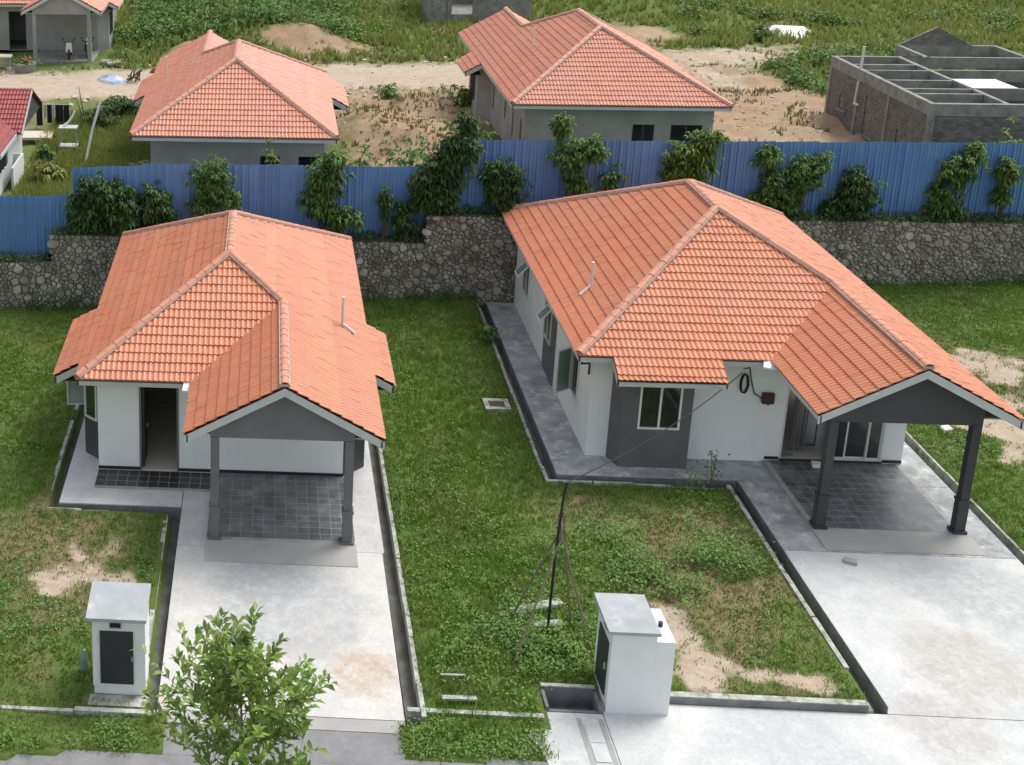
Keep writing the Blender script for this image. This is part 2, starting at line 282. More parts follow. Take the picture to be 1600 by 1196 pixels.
def ground_mat(name, kind):
    m = bpy.data.materials.new(name); m.use_nodes = True; n = m.node_tree; N = n.nodes; L = n.links; b = N['Principled BSDF']; b.inputs['Roughness'].default_value = .95; b.inputs['Specular IOR Level'].default_value = .2
    at = N.new('ShaderNodeAttribute'); at.attribute_name = 'mask'; geo = N.new('ShaderNodeNewGeometry')
    sep = N.new('ShaderNodeSeparateColor'); L.new(at.outputs['Color'], sep.inputs[0])
    def noise(sc, d=7):
        t = N.new('ShaderNodeTexNoise'); t.inputs['Scale'].default_value = sc; t.inputs['Detail'].default_value = d; t.inputs['Roughness'].default_value = .65; L.new(geo.outputs['Position'], t.inputs['Vector']); return t.outputs[0]
    def mr(v, a, z):
        r = N.new('ShaderNodeMapRange'); r.inputs[1].default_value = a; r.inputs[2].default_value = z; L.new(v, r.inputs[0]); return r.outputs[0]
    def mix(f, a, c):
        x = N.new('ShaderNodeMix'); x.data_type = 'RGBA'; L.new(f, x.inputs[0])
        for i, q in ((6, a), (7, c)):
            if hasattr(q, 'node'): L.new(q, x.inputs[i])
            else: x.inputs[i].default_value = (*q, 1)
        return x.outputs[2]
    def edge(ch, k=.5):
        a = N.new('ShaderNodeMath'); a.operation = 'ADD'; L.new(sep.outputs[ch], a.inputs[0])
        q = mr(noise(1.7), .2, .8); s = N.new('ShaderNodeMath'); s.operation = 'MULTIPLY_ADD'; s.inputs[1].default_value = k; s.inputs[2].default_value = -k/2; L.new(q, s.inputs[0]); L.new(s.outputs[0], a.inputs[1])
        return mr(a.outputs[0], .35, .65)
    grass = mix(mr(noise(2.5), .35, .65), (.085, .145, .03), (.125, .165, .045))
    dry = mix(mr(noise(3.5), .35, .65), (.17, .145, .07), (.24, .20, .11))
    sandc = mix(mr(noise(2.2), .35, .68), (.47, .385, .30), (.38, .295, .215)); sandc = mix(mr(noise(9), .52, .72), sandc, (.52, .45, .365))
    red = mix(mr(noise(1.2), .35, .65), (.42, .265, .155), (.26, .185, .115)); red = mix(mr(noise(.5), .42, .62), red, (.36, .275, .185)); red = mix(mr(noise(7), .52, .72), red, (.42, .345, .26)); red = mix(mr(noise(5), .62, .74), red, (.16, .14, .07))
    c = mix(edge(1), grass, dry)
    c = mix(edge(2), c, red)
    c = mix(edge(0), c, sandc)
    L.new(c, b.inputs['Base Color'])
    bp = N.new('ShaderNodeBump'); bp.inputs['Strength'].default_value = .7; bp.inputs['Distance'].default_value = .05; L.new(noise(9), bp.inputs['Height']); L.new(bp.outputs[0], b.inputs['Normal'])
    return m
M['ground'] = ground_mat('soil_and_turf', 0)
def sheet(name, xs, ys, zf, maskf, keep=None):
    X, Y = np.meshgrid(xs, ys); Z = zf(X, Y); nx, ny = len(xs), len(ys)
    idx = np.arange(nx*ny).reshape(ny, nx); F = np.stack([idx[:-1,:-1], idx[:-1,1:], idx[1:,1:], idx[1:,:-1]], -1).reshape(-1, 4)
    if keep is not None:
        cx = (X[:-1,:-1]+X[1:,1:])/2; cy = (Y[:-1,:-1]+Y[1:,1:])/2; F = F[keep(cx, cy).ravel()]
    me = np_mesh(name, np.stack([X, Y, Z], -1).reshape(-1, 3), F, M['ground'], True)
    a = me.color_attributes.new('mask', 'FLOAT_COLOR', 'POINT'); c = np.ones((nx*ny, 4), np.float32); c[:, :3] = np.stack(maskf(X, Y), -1).reshape(-1, 3); a.data.foreach_set('color', c.ravel())
    return struct(obj(name, me))
def lz(X, Y):
    z = lawn_z(X, Y); z = np.where(in_dig(X, Y, .0), -.75, z)
    return z
xs = np.arange(-16, 36.01, .2)
sheet('lawn', xs, np.arange(10, 51.01, .2), lz, lambda X, Y: (sand_mask(X, Y), dry_mask(X, Y), 0*X), lambda x, y: y < wall_y(x)+.5)
def road_mask(x, y):     # the graded dirt road and the bare plots beyond the fence
    c = 75.2+.18*np.clip(x, -30, 12)+.55*np.clip(x-12, 0, 40)*.55
    r = np.clip(1.35-np.abs(y-c)/4.3, 0, 1)*(1-.45*ss(17, 24, x))*(1-.6*ss(30, 38, x))
    r2 = np.clip(1.15-np.sqrt(((x-26.5)/2.2)**2+((y-78)/7)**2), 0, 1)*.8
    r3 = np.clip(1.25-np.sqrt(((x-33)/6)**2+((y-86)/4)**2), 0, 1); r4 = np.clip(1.2-np.sqrt(((x-21)/7)**2+((y-92)/4.5)**2), 0, 1)
    return np.maximum.reduce([r, r2, r3*.35, r4*.4])
def bm_(X, Y):
    r = np.clip(road_mask(X, Y)+(fbm(X, Y, 3, 31)-.5)*.5, 0, 1); c = np.clip(clay_mask(X, Y)+(fbm(X, Y, 2.2, 33)-.5)*.6, 0, 1)
    return (r, np.clip(.35+(fbm(X, Y, 5, 35)-.5)*1.2, 0, 1), c)
sheet('terrace_ground', np.arange(-24, 60.01, .35), np.arange(42, 128, .35), back_z, bm_, lambda x, y: y > wall_y(x)+.25)
def far_z(X, Y): return np.where((Y > 127) , back_z(X, Y)-.3, np.where(Y < 40, -1.3, back_z(X, Y)-1.6))
sheet('surrounding_ground', np.arange(-500, 501, 12.5), np.arange(-300, 701, 12.5), far_z, lambda X, Y: (0*X, .3+0*X, 0*X), lambda x, y: ~((x > -24) & (x < 58) & (y > 20) & (y < 122)))

# ---------------------------------------------------------------- paving, drains, kerbs, road
def slopeL(x, y): return 0.0 if y > 29.2 else -.16*(29.2-y)/5.4
def slopeR(x, y): return 0.0 if y > 30.6 else (-.17*(30.6-y)/5.9 if y > 24.7 else -.17)
def subdiv_slab(name, rects, zf, m, step=.8, kind='structure'):
    mb = MB()
    for x0, x1, y0, y1 in rects:
        ny = max(1, int((y1-y0)/step)); ys = np.linspace(y0, y1, ny+1)
        for a, b in zip(ys[:-1], ys[1:]):
            mb.hexa([(x0,a,-.5),(x1,a,-.5),(x1,b,-.5),(x0,b,-.5)], [(x0,a,zf(x0,a)),(x1,a,zf(x1,a)),(x1,b,zf(x1,b)),(x0,b,zf(x0,b))])
    return struct(mb.build(name, m))
subdiv_slab('driveway', [(-2.22, 3.12, 23.75, 29.82)], slopeL, M['conc'])
subdiv_slab('driveway', [(13.53, 19.32, 24.72, 30.68), (7.42, 24, 20.4, 24.7)], slopeR, M['conc_r'])
subdiv_slab('driveway_apron', [(-2.22, 3.12, 23.36, 23.73)], lambda x, y: -.165-.02*(23.73-y), M['ramp']); subdiv_slab('road_mouth', [(-2.22, 3.12, 22.40, 23.34)], lambda x, y: -.172, M['asph'])
subdiv_slab('walkway', [(-5.66, -2.24, 31.72, 45.3), (-2.22, 3.17, 29.84, 45.3)], lambda x, y: -.004, M['conclw'])
subdiv_slab('walkway', [(8.47, 19.32, 34.22, 47.2), (13.53, 19.32, 30.70, 34.20)], lambda x, y: -.004, M['concw'])
struct(MB().prism([(6.0, 22.2), (7.40, 20.5), (7.40, 24.26), (6.2, 24.26), (5.82, 24.1), (5.62, 23.8), (5.68, 23.45), (5.85, 23.15), (5.92, 22.8)], -.5, -.165).build('apron_slab', M['conc_r']))
for xa_, xb_ in ((6.80, 6.90), (7.26, 7.37)): struct(MB().box(xa_, xb_, 20.9, 24.1, -.5, -.158).build('mortar_strip', M['ramp']))
for i in range(5):
    struct(MB().box(6.92, 7.24, 21.05+.58*i, 21.6+.58*i, -.5, -.15+.006*(i % 2)).build('drain_cover_slab', M['conc_r']))
struct(MB().prism([(-16, 19.5), (34, 19.5), (34, 20.36), (7.38, 20.38), (6.0, 22.75), (2.4, 22.72), (-2.2, 22.6), (-3, 22.5), (-6, 22.25), (-16, 21.7)], -.6, -.175).build('road', M['asph']))
def drain(rects, kerbs, faces, dlabel):
    for x0, x1, y0, y1 in rects:
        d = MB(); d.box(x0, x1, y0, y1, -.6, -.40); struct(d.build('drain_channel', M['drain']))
    for x0, x1, y0, y1, z in kerbs:
        k = MB(); L = max(x1-x0, y1-y0); p_ = 0.
        while p_ < L-.01:
            q_ = min(L, p_+random.uniform(.5, 2.2)); j = random.uniform(-.012, .012); zz = z-random.choice((.01, .02, .03, .04, .06, .13)); e_ = random.uniform(.004, .05)
            if x1-x0 > y1-y0: k.box(x0+p_, x0+max(p_+.1, q_-e_), y0+j, y1+j, -.6, zz)
            else: k.box(x0+j, x1+j, y0+p_, y0+max(p_+.1, q_-e_), -.6, zz)
            p_ = q_
        struct(k.build('drain_kerb', M['kerb']))
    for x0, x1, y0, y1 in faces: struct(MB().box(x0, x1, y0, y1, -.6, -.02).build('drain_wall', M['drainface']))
drain([(-5.96, -5.68, 31.45, 45.5), (-5.68, -2.25, 31.45, 31.70), (-2.56, -2.25, 23.7, 31.45), (3.19, 3.46, 23.75, 45.5)],
      [(-6.06, -5.96, 31.35, 45.6, .03), (-5.96, -2.56, 31.35, 31.45, .0), (-2.68, -2.57, 23.75, 31.35, .0), (3.47, 3.57, 23.75, 45.6, .0)],
      [(-5.66, -2.24, 31.685, 31.715)], 'left')
drain([(8.18, 8.45, 33.95, 47.5), (8.45, 13.25, 33.95, 34.2), (13.24, 13.51, 24.75, 33.95), (19.35, 19.66, 24.7, 47.5), (8.4, 19.4, 47.22, 47.5)],
      [(8.08, 8.18, 33.85, 47.6, .0), (8.18, 13.12, 33.85, 33.95, .0), (13.12, 13.23, 24.72, 33.95, .02), (19.67, 19.74, 24.7, 47.6, -.03), (8.18, 19.66, 47.5, 47.6, .02)],
      [(8.455, 8.467, 34.22, 47.2), (8.47, 13.5, 34.19, 34.215), (13.515, 13.527, 24.75, 34.2)], 'right')
for a, b in ((8.84, 10.2), (10.21, 11.6), (11.61, 13.11)): struct(MB().box(a, b, 24.73, 24.90, -.5, .015).build('lawn_kerb', M['kerb']))
struct(MB().box(8.84, 13.11, 24.715, 24.729, -.5, -.005).build('kerb_face', M['drainface']))
struct(MB().box(3.2, 6.1, 23.95, 24.08, -.5, -.07).build('verge_kerb', M['kerb'])); struct(MB().box(-4.0, -2.25, 23.45, 23.58, -.5, -.06).build('verge_kerb', M['kerb']))
struct(MB().box(-12, -4.03, 23.45, 23.55, -.5, -.10).build('verge_kerb', M['kerb']))
sp = MB().box(6.26, 7.32, 24.86, 24.96, -.7, .0).box(6.19, 6.26, 24.28, 24.96, -.7, -.05).box(7.32, 7.40, 24.28, 24.96, -.7, -.05).box(6.26, 7.32, 24.28, 24.36, -.7, -.16).box(6.26, 7.32, 24.36, 24.86, -.6, -.5)
sp_t = thing('drain_sump', 'open concrete drain sump beside the tall white refuse box', 'drain sump', (6.8, 24.7, -.7))
part(sp, 'sump_wall', M['drainface'], sp_t); part(MB().box(6.2, 7.36, 24.865, 24.965, .002, .03), 'sump_rim', M['kerb'], sp_t)

# ---------------------------------------------------------------- houses (local frame: front wall on y = 0, roof ridge on x = 0)
TW, GA = .30, .32            # roof tile width and gauge
def wave(u): return .042*(.5+.5*math.cos(2*math.pi*u/(TW/2)))**.75
NS = 10
def clip(poly, conv):
    for i in range(len(conv)):
        a, b = conv[i], conv[(i+1) % len(conv)]; out = []
        sd = lambda p: (b[0]-a[0])*(p[1]-a[1])-(b[1]-a[1])*(p[0]-a[0])
        for j in range(len(poly)):
            p, q = poly[j], poly[(j+1) % len(poly)]; sp, sq = sd(p), sd(q)
            if sp >= -1e-9: out.append(p)
            if (sp > 1e-9 and sq < -1e-9) or (sp < -1e-9 and sq > 1e-9):
                t = sp/(sp-sq); out.append((p[0]+(q[0]-p[0])*t, p[1]+(q[1]-p[1])*t))
        poly = out
        if len(poly) < 3: return []
    return poly
def ccw(poly):
    a = sum(poly[i][0]*poly[(i+1) % len(poly)][1]-poly[(i+1) % len(poly)][0]*poly[i][1] for i in range(len(poly)))
    return poly if a > 0 else poly[::-1]
TILE_MESH = {}
def tile_mesh(m):
    if m not in TILE_MESH:
        mb = MB(); L = GA+.03
        for i in range(NS):
            u0, u1 = TW*i/NS, TW*(i+1)/NS; w0, w1 = wave(u0), wave(u1)
            mb.add([(u0, 0, .048+w0), (u1, 0, .048+w1), (u1, L, .012+w1), (u0, L, .012+w0), (u0, 0, 0), (u1, 0, 0)], [(0, 1, 2, 3), (4, 5, 1, 0)])
        me = mb.mesh('roof_tile', M[m]); bm_weld(me); TILE_MESH[m] = me
    return TILE_MESH[m]
import bmesh
def bm_weld(me):
    b = bmesh.new(); b.from_mesh(me); bmesh.ops.remove_doubles(b, verts=b.verts, dist=1e-4); b.to_mesh(me); b.free()
class Plane:
    def __init__(s, name, P0, U, Vh, m): s.name = name; s.P0 = np.array(P0, float); s.U = np.array(U, float); s.V = np.array(Vh, float); s.m = m; s.s = math.sqrt(1+m*m); s.N = np.cross(s.U, s.V+np.array([0, 0, m])); s.N /= np.linalg.norm(s.N); s.pieces = []
    def uv(s, p): d = np.array([p[0], p[1]])-s.P0[:2]; return (float(d @ s.U[:2]), float(d @ s.V[:2]))
    def piece(s, plan): s.pieces.append(ccw([s.uv(p) for p in plan]))
    def pt(s, u, v, h=0.): return s.P0+s.U*u+s.V*v+np.array([0, 0, s.m*v])+s.N*h
def roof_tiles(roof, planes, n_ind, m):
    """every tile a piece of its own on the planes listed first, the rest joined"""
    rest = MB(); nind = 0; me0 = tile_mesh(m)
    for pl in planes:
        g = GA/pl.s; us = [p[0] for q in pl.pieces for p in q]; vs = [p[1] for q in pl.pieces for p in q]
        r0 = math.floor((min(vs)+.05)/g-1e-6); r1 = math.ceil((max(vs)+.05)/g)
        c0 = math.floor(min(us)/TW); c1 = math.ceil(max(us)/TW)
        for r in range(r0, r1):
            v0 = -.05+r*g; v1 = v0+g
            for c in range(c0, c1):
                u0 = c*TW; u1 = u0+TW; rect = [(u0, v0), (u1, v0), (u1, v1), (u0, v1)]
                full = False; any_ = []
                for q in pl.pieces:
                    k = clip(rect, q)
                    if not k: continue
                    ar = abs(sum(k[i][0]*k[(i+1) % len(k)][1]-k[(i+1) % len(k)][0]*k[i][1] for i in range(len(k))))/2
                    if ar > .999*(TW*g): full = True
                    if ar > .002: any_.append(q)
                if not any_: continue
                if full and nind < n_ind:
                    o = bpy.data.objects.new('roof_tile', me0); col.objects.link(o); o.parent = roof; nind += 1
                    P = pl.pt(u0, v0); V3 = (pl.V+np.array([0, 0, pl.m]))/pl.s; j = random.uniform(-.004, .004)
                    o.matrix_local = Matrix(((pl.U[0], V3[0], pl.N[0], P[0]), (pl.U[1], V3[1], pl.N[1], P[1]), (pl.U[2], V3[2], pl.N[2], P[2]+j), (0, 0, 0, 1)))
                    continue
                mb = MB() if nind < n_ind else rest; ot = len(mb.f); sh = random.uniform(-.004, .004)
                for i in range(NS):
                    a, b = u0+TW*i/NS, u0+TW*(i+1)/NS
                    for q in any_:
                        k = clip([(a, v0), (b, v0), (b, v1+.02), (a, v1+.02)], q)
                        if not k: continue
                        H = lambda u, v: .048+sh+wave(u)-.036*(v-v0)/g*GA/(GA+.03)
                        mb.add([pl.pt(u, v, H(u, v)) for u, v in k], [tuple(range(len(k)))])
                        for e in range(len(k)):      # the lip along the lower edge
                            p, w = k[e], k[(e+1) % len(k)]
                            if abs(p[1]-v0) < 1e-6 and abs(w[1]-v0) < 1e-6: mb.add([pl.pt(*p, 0), pl.pt(*w, 0), pl.pt(*w, H(*w)), pl.pt(*p, H(*p))], [(0, 1, 2, 3)])
                if mb is not rest and len(mb.f) > 0:
                    o = mb.build('roof_tile', M[m], roof); bm_weld(o.data); nind += 1
    if rest.f:
        o = rest.build('roof_tiling', M[m], roof, kind='stuff'); bm_weld(o.data)
CAP = {}
def cap_mesh(m):
    if m not in CAP:
        mb = MB(); n = 6; L = .40
        for i in range(n):
            a0, a1 = math.pi*i/n, math.pi*(i+1)/n; P = []
            for a, r, y in ((a0, .115, 0), (a1, .115, 0), (a1, .10, L), (a0, .10, L)): P.append((r*math.cos(a), y, r*.75*math.sin(a)))
            mb.add(P, [(3, 2, 1, 0)]); mb.add([P[0], P[1], (P[1][0]*.8, 0, P[1][2]*.7), (P[0][0]*.8, 0, P[0][2]*.7)], [(0, 1, 2, 3)])
        CAP[m] = mb.mesh('ridge_tile', M[m])
    return CAP[m]
def ridge(roof, p, q, m='ridge', lift=.035):
    p, q = np.array(p, float), np.array(q, float); d = q-p; L = np.linalg.norm(d); d /= L
    x = np.cross(d, (0, 0, 1)); x /= np.linalg.norm(x); z = np.cross(x, d)
    n = max(1, round(L/.36))
    for i in range(n):
        P = p+d*(L*i/n)+z*(lift+random.uniform(-.006, .006)); o = bpy.data.objects.new('ridge_tile', cap_mesh(m)); col.objects.link(o); o.parent = roof
        o.matrix_local = Matrix(((x[0], d[0], z[0], P[0]), (x[1], d[1], z[1], P[1]), (x[2], d[2], z[2], P[2]), (0, 0, 0, 1)))
    mb = MB(); o = (p+q)/2+z*(lift-.02); mb.obox(o, x, d, z, .135, L/2, .03); mb.build('ridge_mortar', M['mortar'], roof)
def wall_seg(mb, p0, p1, z0, z1, t, openings=()):
    """wall from p0 to p1, thickness t to the left, openings (s0, s1, za, zb)"""
    p0, p1 = np.array([*p0, 0.]), np.array([*p1, 0.]); d = p1-p0; L = np.linalg.norm(d); d /= L; n = np.array([-d[1], d[0], 0])
    def bx(s0, s1, a, b):
        if s1-s0 < 1e-4 or b-a < 1e-4: return
        A = [p0+d*s0, p0+d*s1, p0+d*s1+n*t, p0+d*s0+n*t]
        mb.hexa([q+np.array([0, 0, a]) for q in A], [q+np.array([0, 0, b]) for q in A])
    s = 0
    for s0, s1, a, b in sorted(openings): bx(s, s0, z0, z1); bx(s0, s1, z0, a); bx(s0, s1, b, z1); s = s1
    bx(s, L, z0, z1)
def window(parent, p0, p1, z0, z1, n=2, fm='alu', gm='glass', off=.0, bar=.05, mull=()):
    """framed window from p0 to p1 (wall on the left of p0->p1): frame, panes"""
    p0, p1 = np.array([*p0, 0.]), np.array([*p1, 0.]); d = p1-p0; L = np.linalg.norm(d); d /= L; nn = np.array([d[1], -d[0], 0])
    P = lambda s, z, k=0: p0+d*s+nn*(off+k)+np.array([0, 0, z])
    fr = MB(); up = np.array([0, 0, 1.])
    fr.obox(P(L/2, z0+bar/2), d, nn, up, L/2, .045, bar/2).obox(P(L/2, z1-bar/2), d, nn, up, L/2, .045, bar/2)
    h = (z1-z0)-2*bar
    for i in range(n+1):
        s = bar/2+(L-bar)*i/n; fr.obox(P(s, (z0+z1)/2), d, nn, up, bar/2, .042, h/2)
    f = fr.build('window', M[fm], parent)
    for i in range(n):
        s0 = bar+(L-bar)*i/n; s1 = (L-bar)*(i+1)/n
        MB().obox(P((s0+s1)/2, (z0+z1)/2, -.01), d, nn, up, (s1-s0)/2, .008, h/2).build('pane', M[gm], f)
    for z in mull: MB().obox(P(L/2, z, .01), d, nn, up, L/2-bar, .03, .02).build('glazing_bar', M[fm], f)
    return f
def house(name, label, cat, loc, rot, sp, mats, group=None):
    t = thing(name, label, cat, loc, group, rot, local=True)
    w, D, yf, E, m, xp, yg = (sp[k] for k in ('w', 'D', 'yf', 'E', 'm', 'xp', 'yg')); h = w-xp; yb = yf+D; Zr = E+m*w; Zp = E+m*h
    tm = mats['tile']; rm = mats['ridge']
    F = Plane('front', (0, yf, E), (1, 0, 0), (0, 1, 0), m); e = .05
    F.piece([(-w-e, yf-e), (xp-h-e, yf-e), (xp, yf+h), (0, yf+w)])
    Lf = Plane('left', (-w, 0, E), (0, -1, 0), (1, 0, 0), m); Lf.piece([(-w-e, yf-e), (0, yf+w), (0, yb-w), (-w-e, yb+e)])
    R_ = Plane('right', (w, 0, E), (0, 1, 0), (-1, 0, 0), m); R_.piece([(xp, yf+h), (w+e, yf+h), (w+e, yb+e), (0, yb-w), (0, yf+w)]); R_.piece([(xp, yg), (w+e, yg), (w+e, yf+h), (xp, yf+h)])
    B = Plane('back', (0, yb, E), (-1, 0, 0), (0, -1, 0), m); B.piece([(-w-e, yb+e), (0, yb-w), (w+e, yb+e)])
    PL = Plane('porch', (xp-h, 0, E), (0, -1, 0), (1, 0, 0), m); PL.piece([(xp-h-e, yg), (xp, yg), (xp, yf+h), (xp-h-e, yf-e)])
    fas = MB(); H = .20; T = .035
    def eave(x0, y0, x1, y1, z): # fascia board with its outer face on the eave line (outside on the right of p0->p1)
        d = np.array([x1-x0, y1-y0]); L = np.hypot(*d); d = d/L; n = np.array([-d[1], d[0]])
        c = np.array([(x0+x1)/2, (y0+y1)/2])+n*T/2; fas.obox((*c, z-H/2-.02), (*d, 0), (*n, 0), (0, 0, 1), L/2, T/2, H/2)
    def rake(p, q, n): # board under a sloping edge p->q (top on the roof plane), n = outward horizontal
        p, q = np.array(p, float), np.array(q, float); n = np.array([*n, 0.]); dz = np.array([0, 0, .24]); k = np.array([0, 0, .015])
        a = [p-dz, q-dz, q-k, p-k]; fas.hexa([v-n*T for v in a], [v for v in a])
    deck = MB()
    ext = []
    for side, a, b, d in sp['ext']:
        ext.append(side); ze = E-m*d
        if side == 'left':
            Lf.piece([(-w-d-e, a), (-w-e, a), (-w-e, b), (-w-d-e, b)]); eave(-w-d, b, -w-d, a, ze); rake((-w-d, a, ze), (-w, a, E), (0, -1)); rake((-w-d, b, ze), (-w, b, E), (0, 1)); deck.box(-w-d+.05, -w+.0, a+.05, b-.05, ze-.16, ze-.13)
        elif side == 'right':
            R_.piece([(w+e, a), (w+d+e, a), (w+d+e, b), (w+e, b)]); eave(w+d, a, w+d, b, ze); rake((w, a, E), (w+d, a, ze), (0, -1)); rake((w, b, E), (w+d, b, ze), (0, 1)); deck.box(w-.0, w+d-.05, a+.05, b-.05, ze-.16, ze-.13)
        else:
            F.piece([(a, yf-d-e), (b, yf-d-e), (b, yf-e), (a, yf-e)]); eave(a, yf-d, b, yf-d, ze); rake((a, yf-d, ze), (a, yf, E), (-1, 0)); rake((b, yf-d, ze), (b, yf, E), (1, 0)); deck.box(a+.05, b-.05, yf-d+.05, yf, ze-.16, ze-.13)
    eave(-w, yf, xp-h, yf, E); eave(-w, yb, -w, yf, E); eave(w, yb, -w, yb, E); eave(w, yg, w, yb, E-.004); eave(xp-h, yf, xp-h, yg, E-.002)
    rake((xp-h-e, yg, E-m*e), (xp, yg, Zp), (0, -1)); rake((xp, yg, Zp), (w+e, yg, E-m*e), (0, -1))
    for pl in (F, Lf, R_, B, PL):
        for q in pl.pieces: deck.add([pl.pt(u, v, -.012) for u, v in q]+[pl.pt(u, v, -.05) for u, v in q], [tuple(range(len(q))), tuple(range(len(q), 2*len(q)))[::-1]])
    roof = deck.build('roof', M['deck'], t)
    order = {'front': [F, PL, R_, Lf, B], 'back': [B, Lf, R_, F, PL]}[sp.get('see', 'front')]
    roof_tiles(roof, order, sp['n_ind'], tm)
    z = np.array([0, 0, 0])
    ridge(roof, (-w, yf, E+.03), (0, yf+w, Zr+.05), rm); ridge(roof, (0, yf+w, Zr+.05), (0, yb-w, Zr+.05), rm); ridge(roof, (xp, yf+h, Zp+.05), (0, yf+w, Zr+.05), rm)
    ridge(roof, (xp, yg, Zp+.05), (xp, yf+h, Zp+.05), rm); ridge(roof, (-w, yb, E+.03), (0, yb-w, Zr+.05), rm); ridge(roof, (w, yb, E+.03), (0, yb-w, Zr+.05), rm)
    fas.build('fascia', M[mats['fascia']], roof)
    MB().box(-w+.05, w-.05, yf+.05, yb-.05, E-.20, E-.17).box(xp-h+.05, w-.05, sp['yc']+.1, yf+.04, E-.201, E-.171).build('soffit', M['soffit'], roof)
    # porch: columns, beam, gable
    xa, xb = sp['cols']; yc = sp['yc']; zb = sp['zbeam']; cm = M[mats['col']]
    gm = MB(); q = .10; Zin = lambda x: E+m*(h-abs(x-xp))-.10
    L0, L1 = xa-.12, xb+.12
    gm.add([(L0, yc, zb), (L1, yc, zb), (L1, yc, Zin(L1)), (xp, yc, Zin(xp)), (L0, yc, Zin(L0)), (L0, yc+.18, zb), (L1, yc+.18, zb), (L1, yc+.18, Zin(L1)), (xp, yc+.18, Zin(xp)), (L0, yc+.18, Zin(L0))],
           [(0,1,2,3,4), (9,8,7,6,5), (0,5,6,1), (1,6,7,2), (4,9,5,0)])
    gm.build('porch_gable', M[mats['gable']], t)
    MB().box(L0, xa+.08, yc+.18, .0, zb, E-.21).box(xb-.08, L1, yc+.18, .0, zb, E-.21).build('porch_beam', M[mats['gable']], t)
    for x in (xa, xb):
        c = MB().box(x-.11, x+.11, yc+.0-.02, yc+.20, .25, zb+.002)
        c.box(x-.128, x+.128, yc-.038, yc+.218, .13, .95)
        k = c.build('column', cm, t); MB().box(x-.15, x+.15, yc-.06, yc+.24, .95, 1.03).build('column_collar', cm, k); MB().box(x-.175, x+.175, yc-.085, yc+.265, .03, .128).build('column_base', cm, k)
    return t, roof
def small_pipe(roof, p, hgt, leg=None, group=None):
    pm = MB().tube([(p[0], p[1], p[2]-.25), (p[0], p[1], p[2]+hgt)], .045, 8)
    o = pm.build('vent_pipe', M['pvc'], roof)
    if leg: MB().tube([(p[0], p[1], p[2]+.10), leg], .045, 8).build('vent_elbow', M['pvc'], o)

# --- left bungalow
OL = (-1.11, 33.54, 0.)
L_SPEC = dict(w=4.12, D=12.0, yf=-.66, E=3.24, m=.553, xp=1.63, yg=-3.72, yc=-3.42, cols=(-.14, 3.33), zbeam=3.02, n_ind=300, ext=[('left', .30, 4.4, .80), ('right', .12, 3.6, .62)])
FIN = dict(tile='tile', ridge='ridge', fascia='fascia', col='colgrey', gable='colgrey')
HL, RL = house('bungalow', 'white bungalow on the left with orange hipped roof and an open doorway', 'house', OL, 0, L_SPEC, FIN)
def bay(t, pts, z1, wm, z0=0.):
    mb = MB()
    for a, b in zip(pts[:-1], pts[1:]): wall_seg(mb, a, b, z0, z1, .12)
    return mb.build('bay_wall', M[wm], t)
w = MB(); wall_seg(w, (-3.66, 0), (3.39, 0), .0, 3.05, .13, [(1.20, 2.34, .0, 2.78)])
wall_seg(w, (3.39, .13), (3.39, 10.6), 0, 3.05, .13); wall_seg(w, (3.26, 10.6), (-3.66, 10.6), 0, 3.05, .13, [(1, 1.8, 1.2, 2.2), (4.5, 5.7, 1.1, 2.3)]); wall_seg(w, (-3.66, 10.47), (-3.66, .13), 0, 3.05, .13)
w.build('wall', M['white'], HL)
inn = MB(); wall_seg(inn, (-3.5, 4.2), (3.2, 4.2), .05, 3.0, .1); wall_seg(inn, (-.6, .14), (-.6, 4.19), .05, 3.0, .1); inn.build('interior_wall', M['inside'], HL)
MB().box(-3.5, 3.24, .02, 10.4, -.05, .075).build('interior_floor', M['infloor'], HL)
MB().box(-3.5, 3.24, .14, 10.4, 3.0, 3.04).build('ceiling', M['inside'], HL)
df = MB().box(-2.46, -2.40, -.02, .15, .05, 2.78).box(-1.38, -1.32, -.02, .15, .05, 2.78).box(-2.40, -1.38, -.02, .15, 2.72, 2.78); df.build('door_frame', M['colgrey'], HL)
dl = MB().box(-2.38, -2.33, .16, 1.0, .08, 2.7).build('door', M['dgrey'], HL); MB().box(-2.33, -2.29, .85, .9, 1.0, 1.12).build('handle', M['metal'], dl)
sk = MB().box(-3.67, -2.46, -.012, -.001, .06, .16).box(-1.32, 3.40, -.012, -.001, .06, .16); sk.build('skirting', M['skirt'], HL)
bay(HL, [(-3.66, 4.1), (-4.20, 3.6), (-4.20, 1.05), (-3.66, .55)], 2.78, 'dgrey'); bay(HL, [(3.39, .10), (4.05, .72), (4.05, 3.1), (3.39, 3.6)], 2.78, 'dgrey')
window(HL, (-4.14, .995), (-3.74, .625), 1.25, 2.65, 1, 'alu', 'glass', .03)
window(HL, (-4.20, 3.0), (-4.20, 1.7), 1.25, 2.65, 2, 'alu', 'glassg', .03)
sa = MB(); z0, z1 = 1.3, 2.62   # casement swung outwards from the side bay
cs = window(HL, (-4.80, 1.55), (-4.26, 1.62), z0, z1, 1, 'alu', 'glassg', 0, .04); cs.name = 'casement'
window(HL, (3.55, .26), (3.95, .62), 1.2, 2.6, 1, 'alu', 'glass', .03)
MB().box(-3.74, -3.67, .5, .58, .0, .25).build('downpipe_shoe', M['dgrey'], HL)
MB().add([(-1.16, -.98, 3.12), (-.90, -1.04, 3.12), (-.88, -.73, 3.24), (-1.12, -.72, 3.24), (-1.16, -.98, 3.07), (-.90, -1.04, 3.07), (-.88, -.73, 3.19), (-1.12, -.72, 3.19)], [(0,1,2,3),(7,6,5,4),(0,4,5,1),(1,5,6,2),(2,6,7,3),(3,7,4,0)]).build('valley_flashing', M['aluw'], RL)
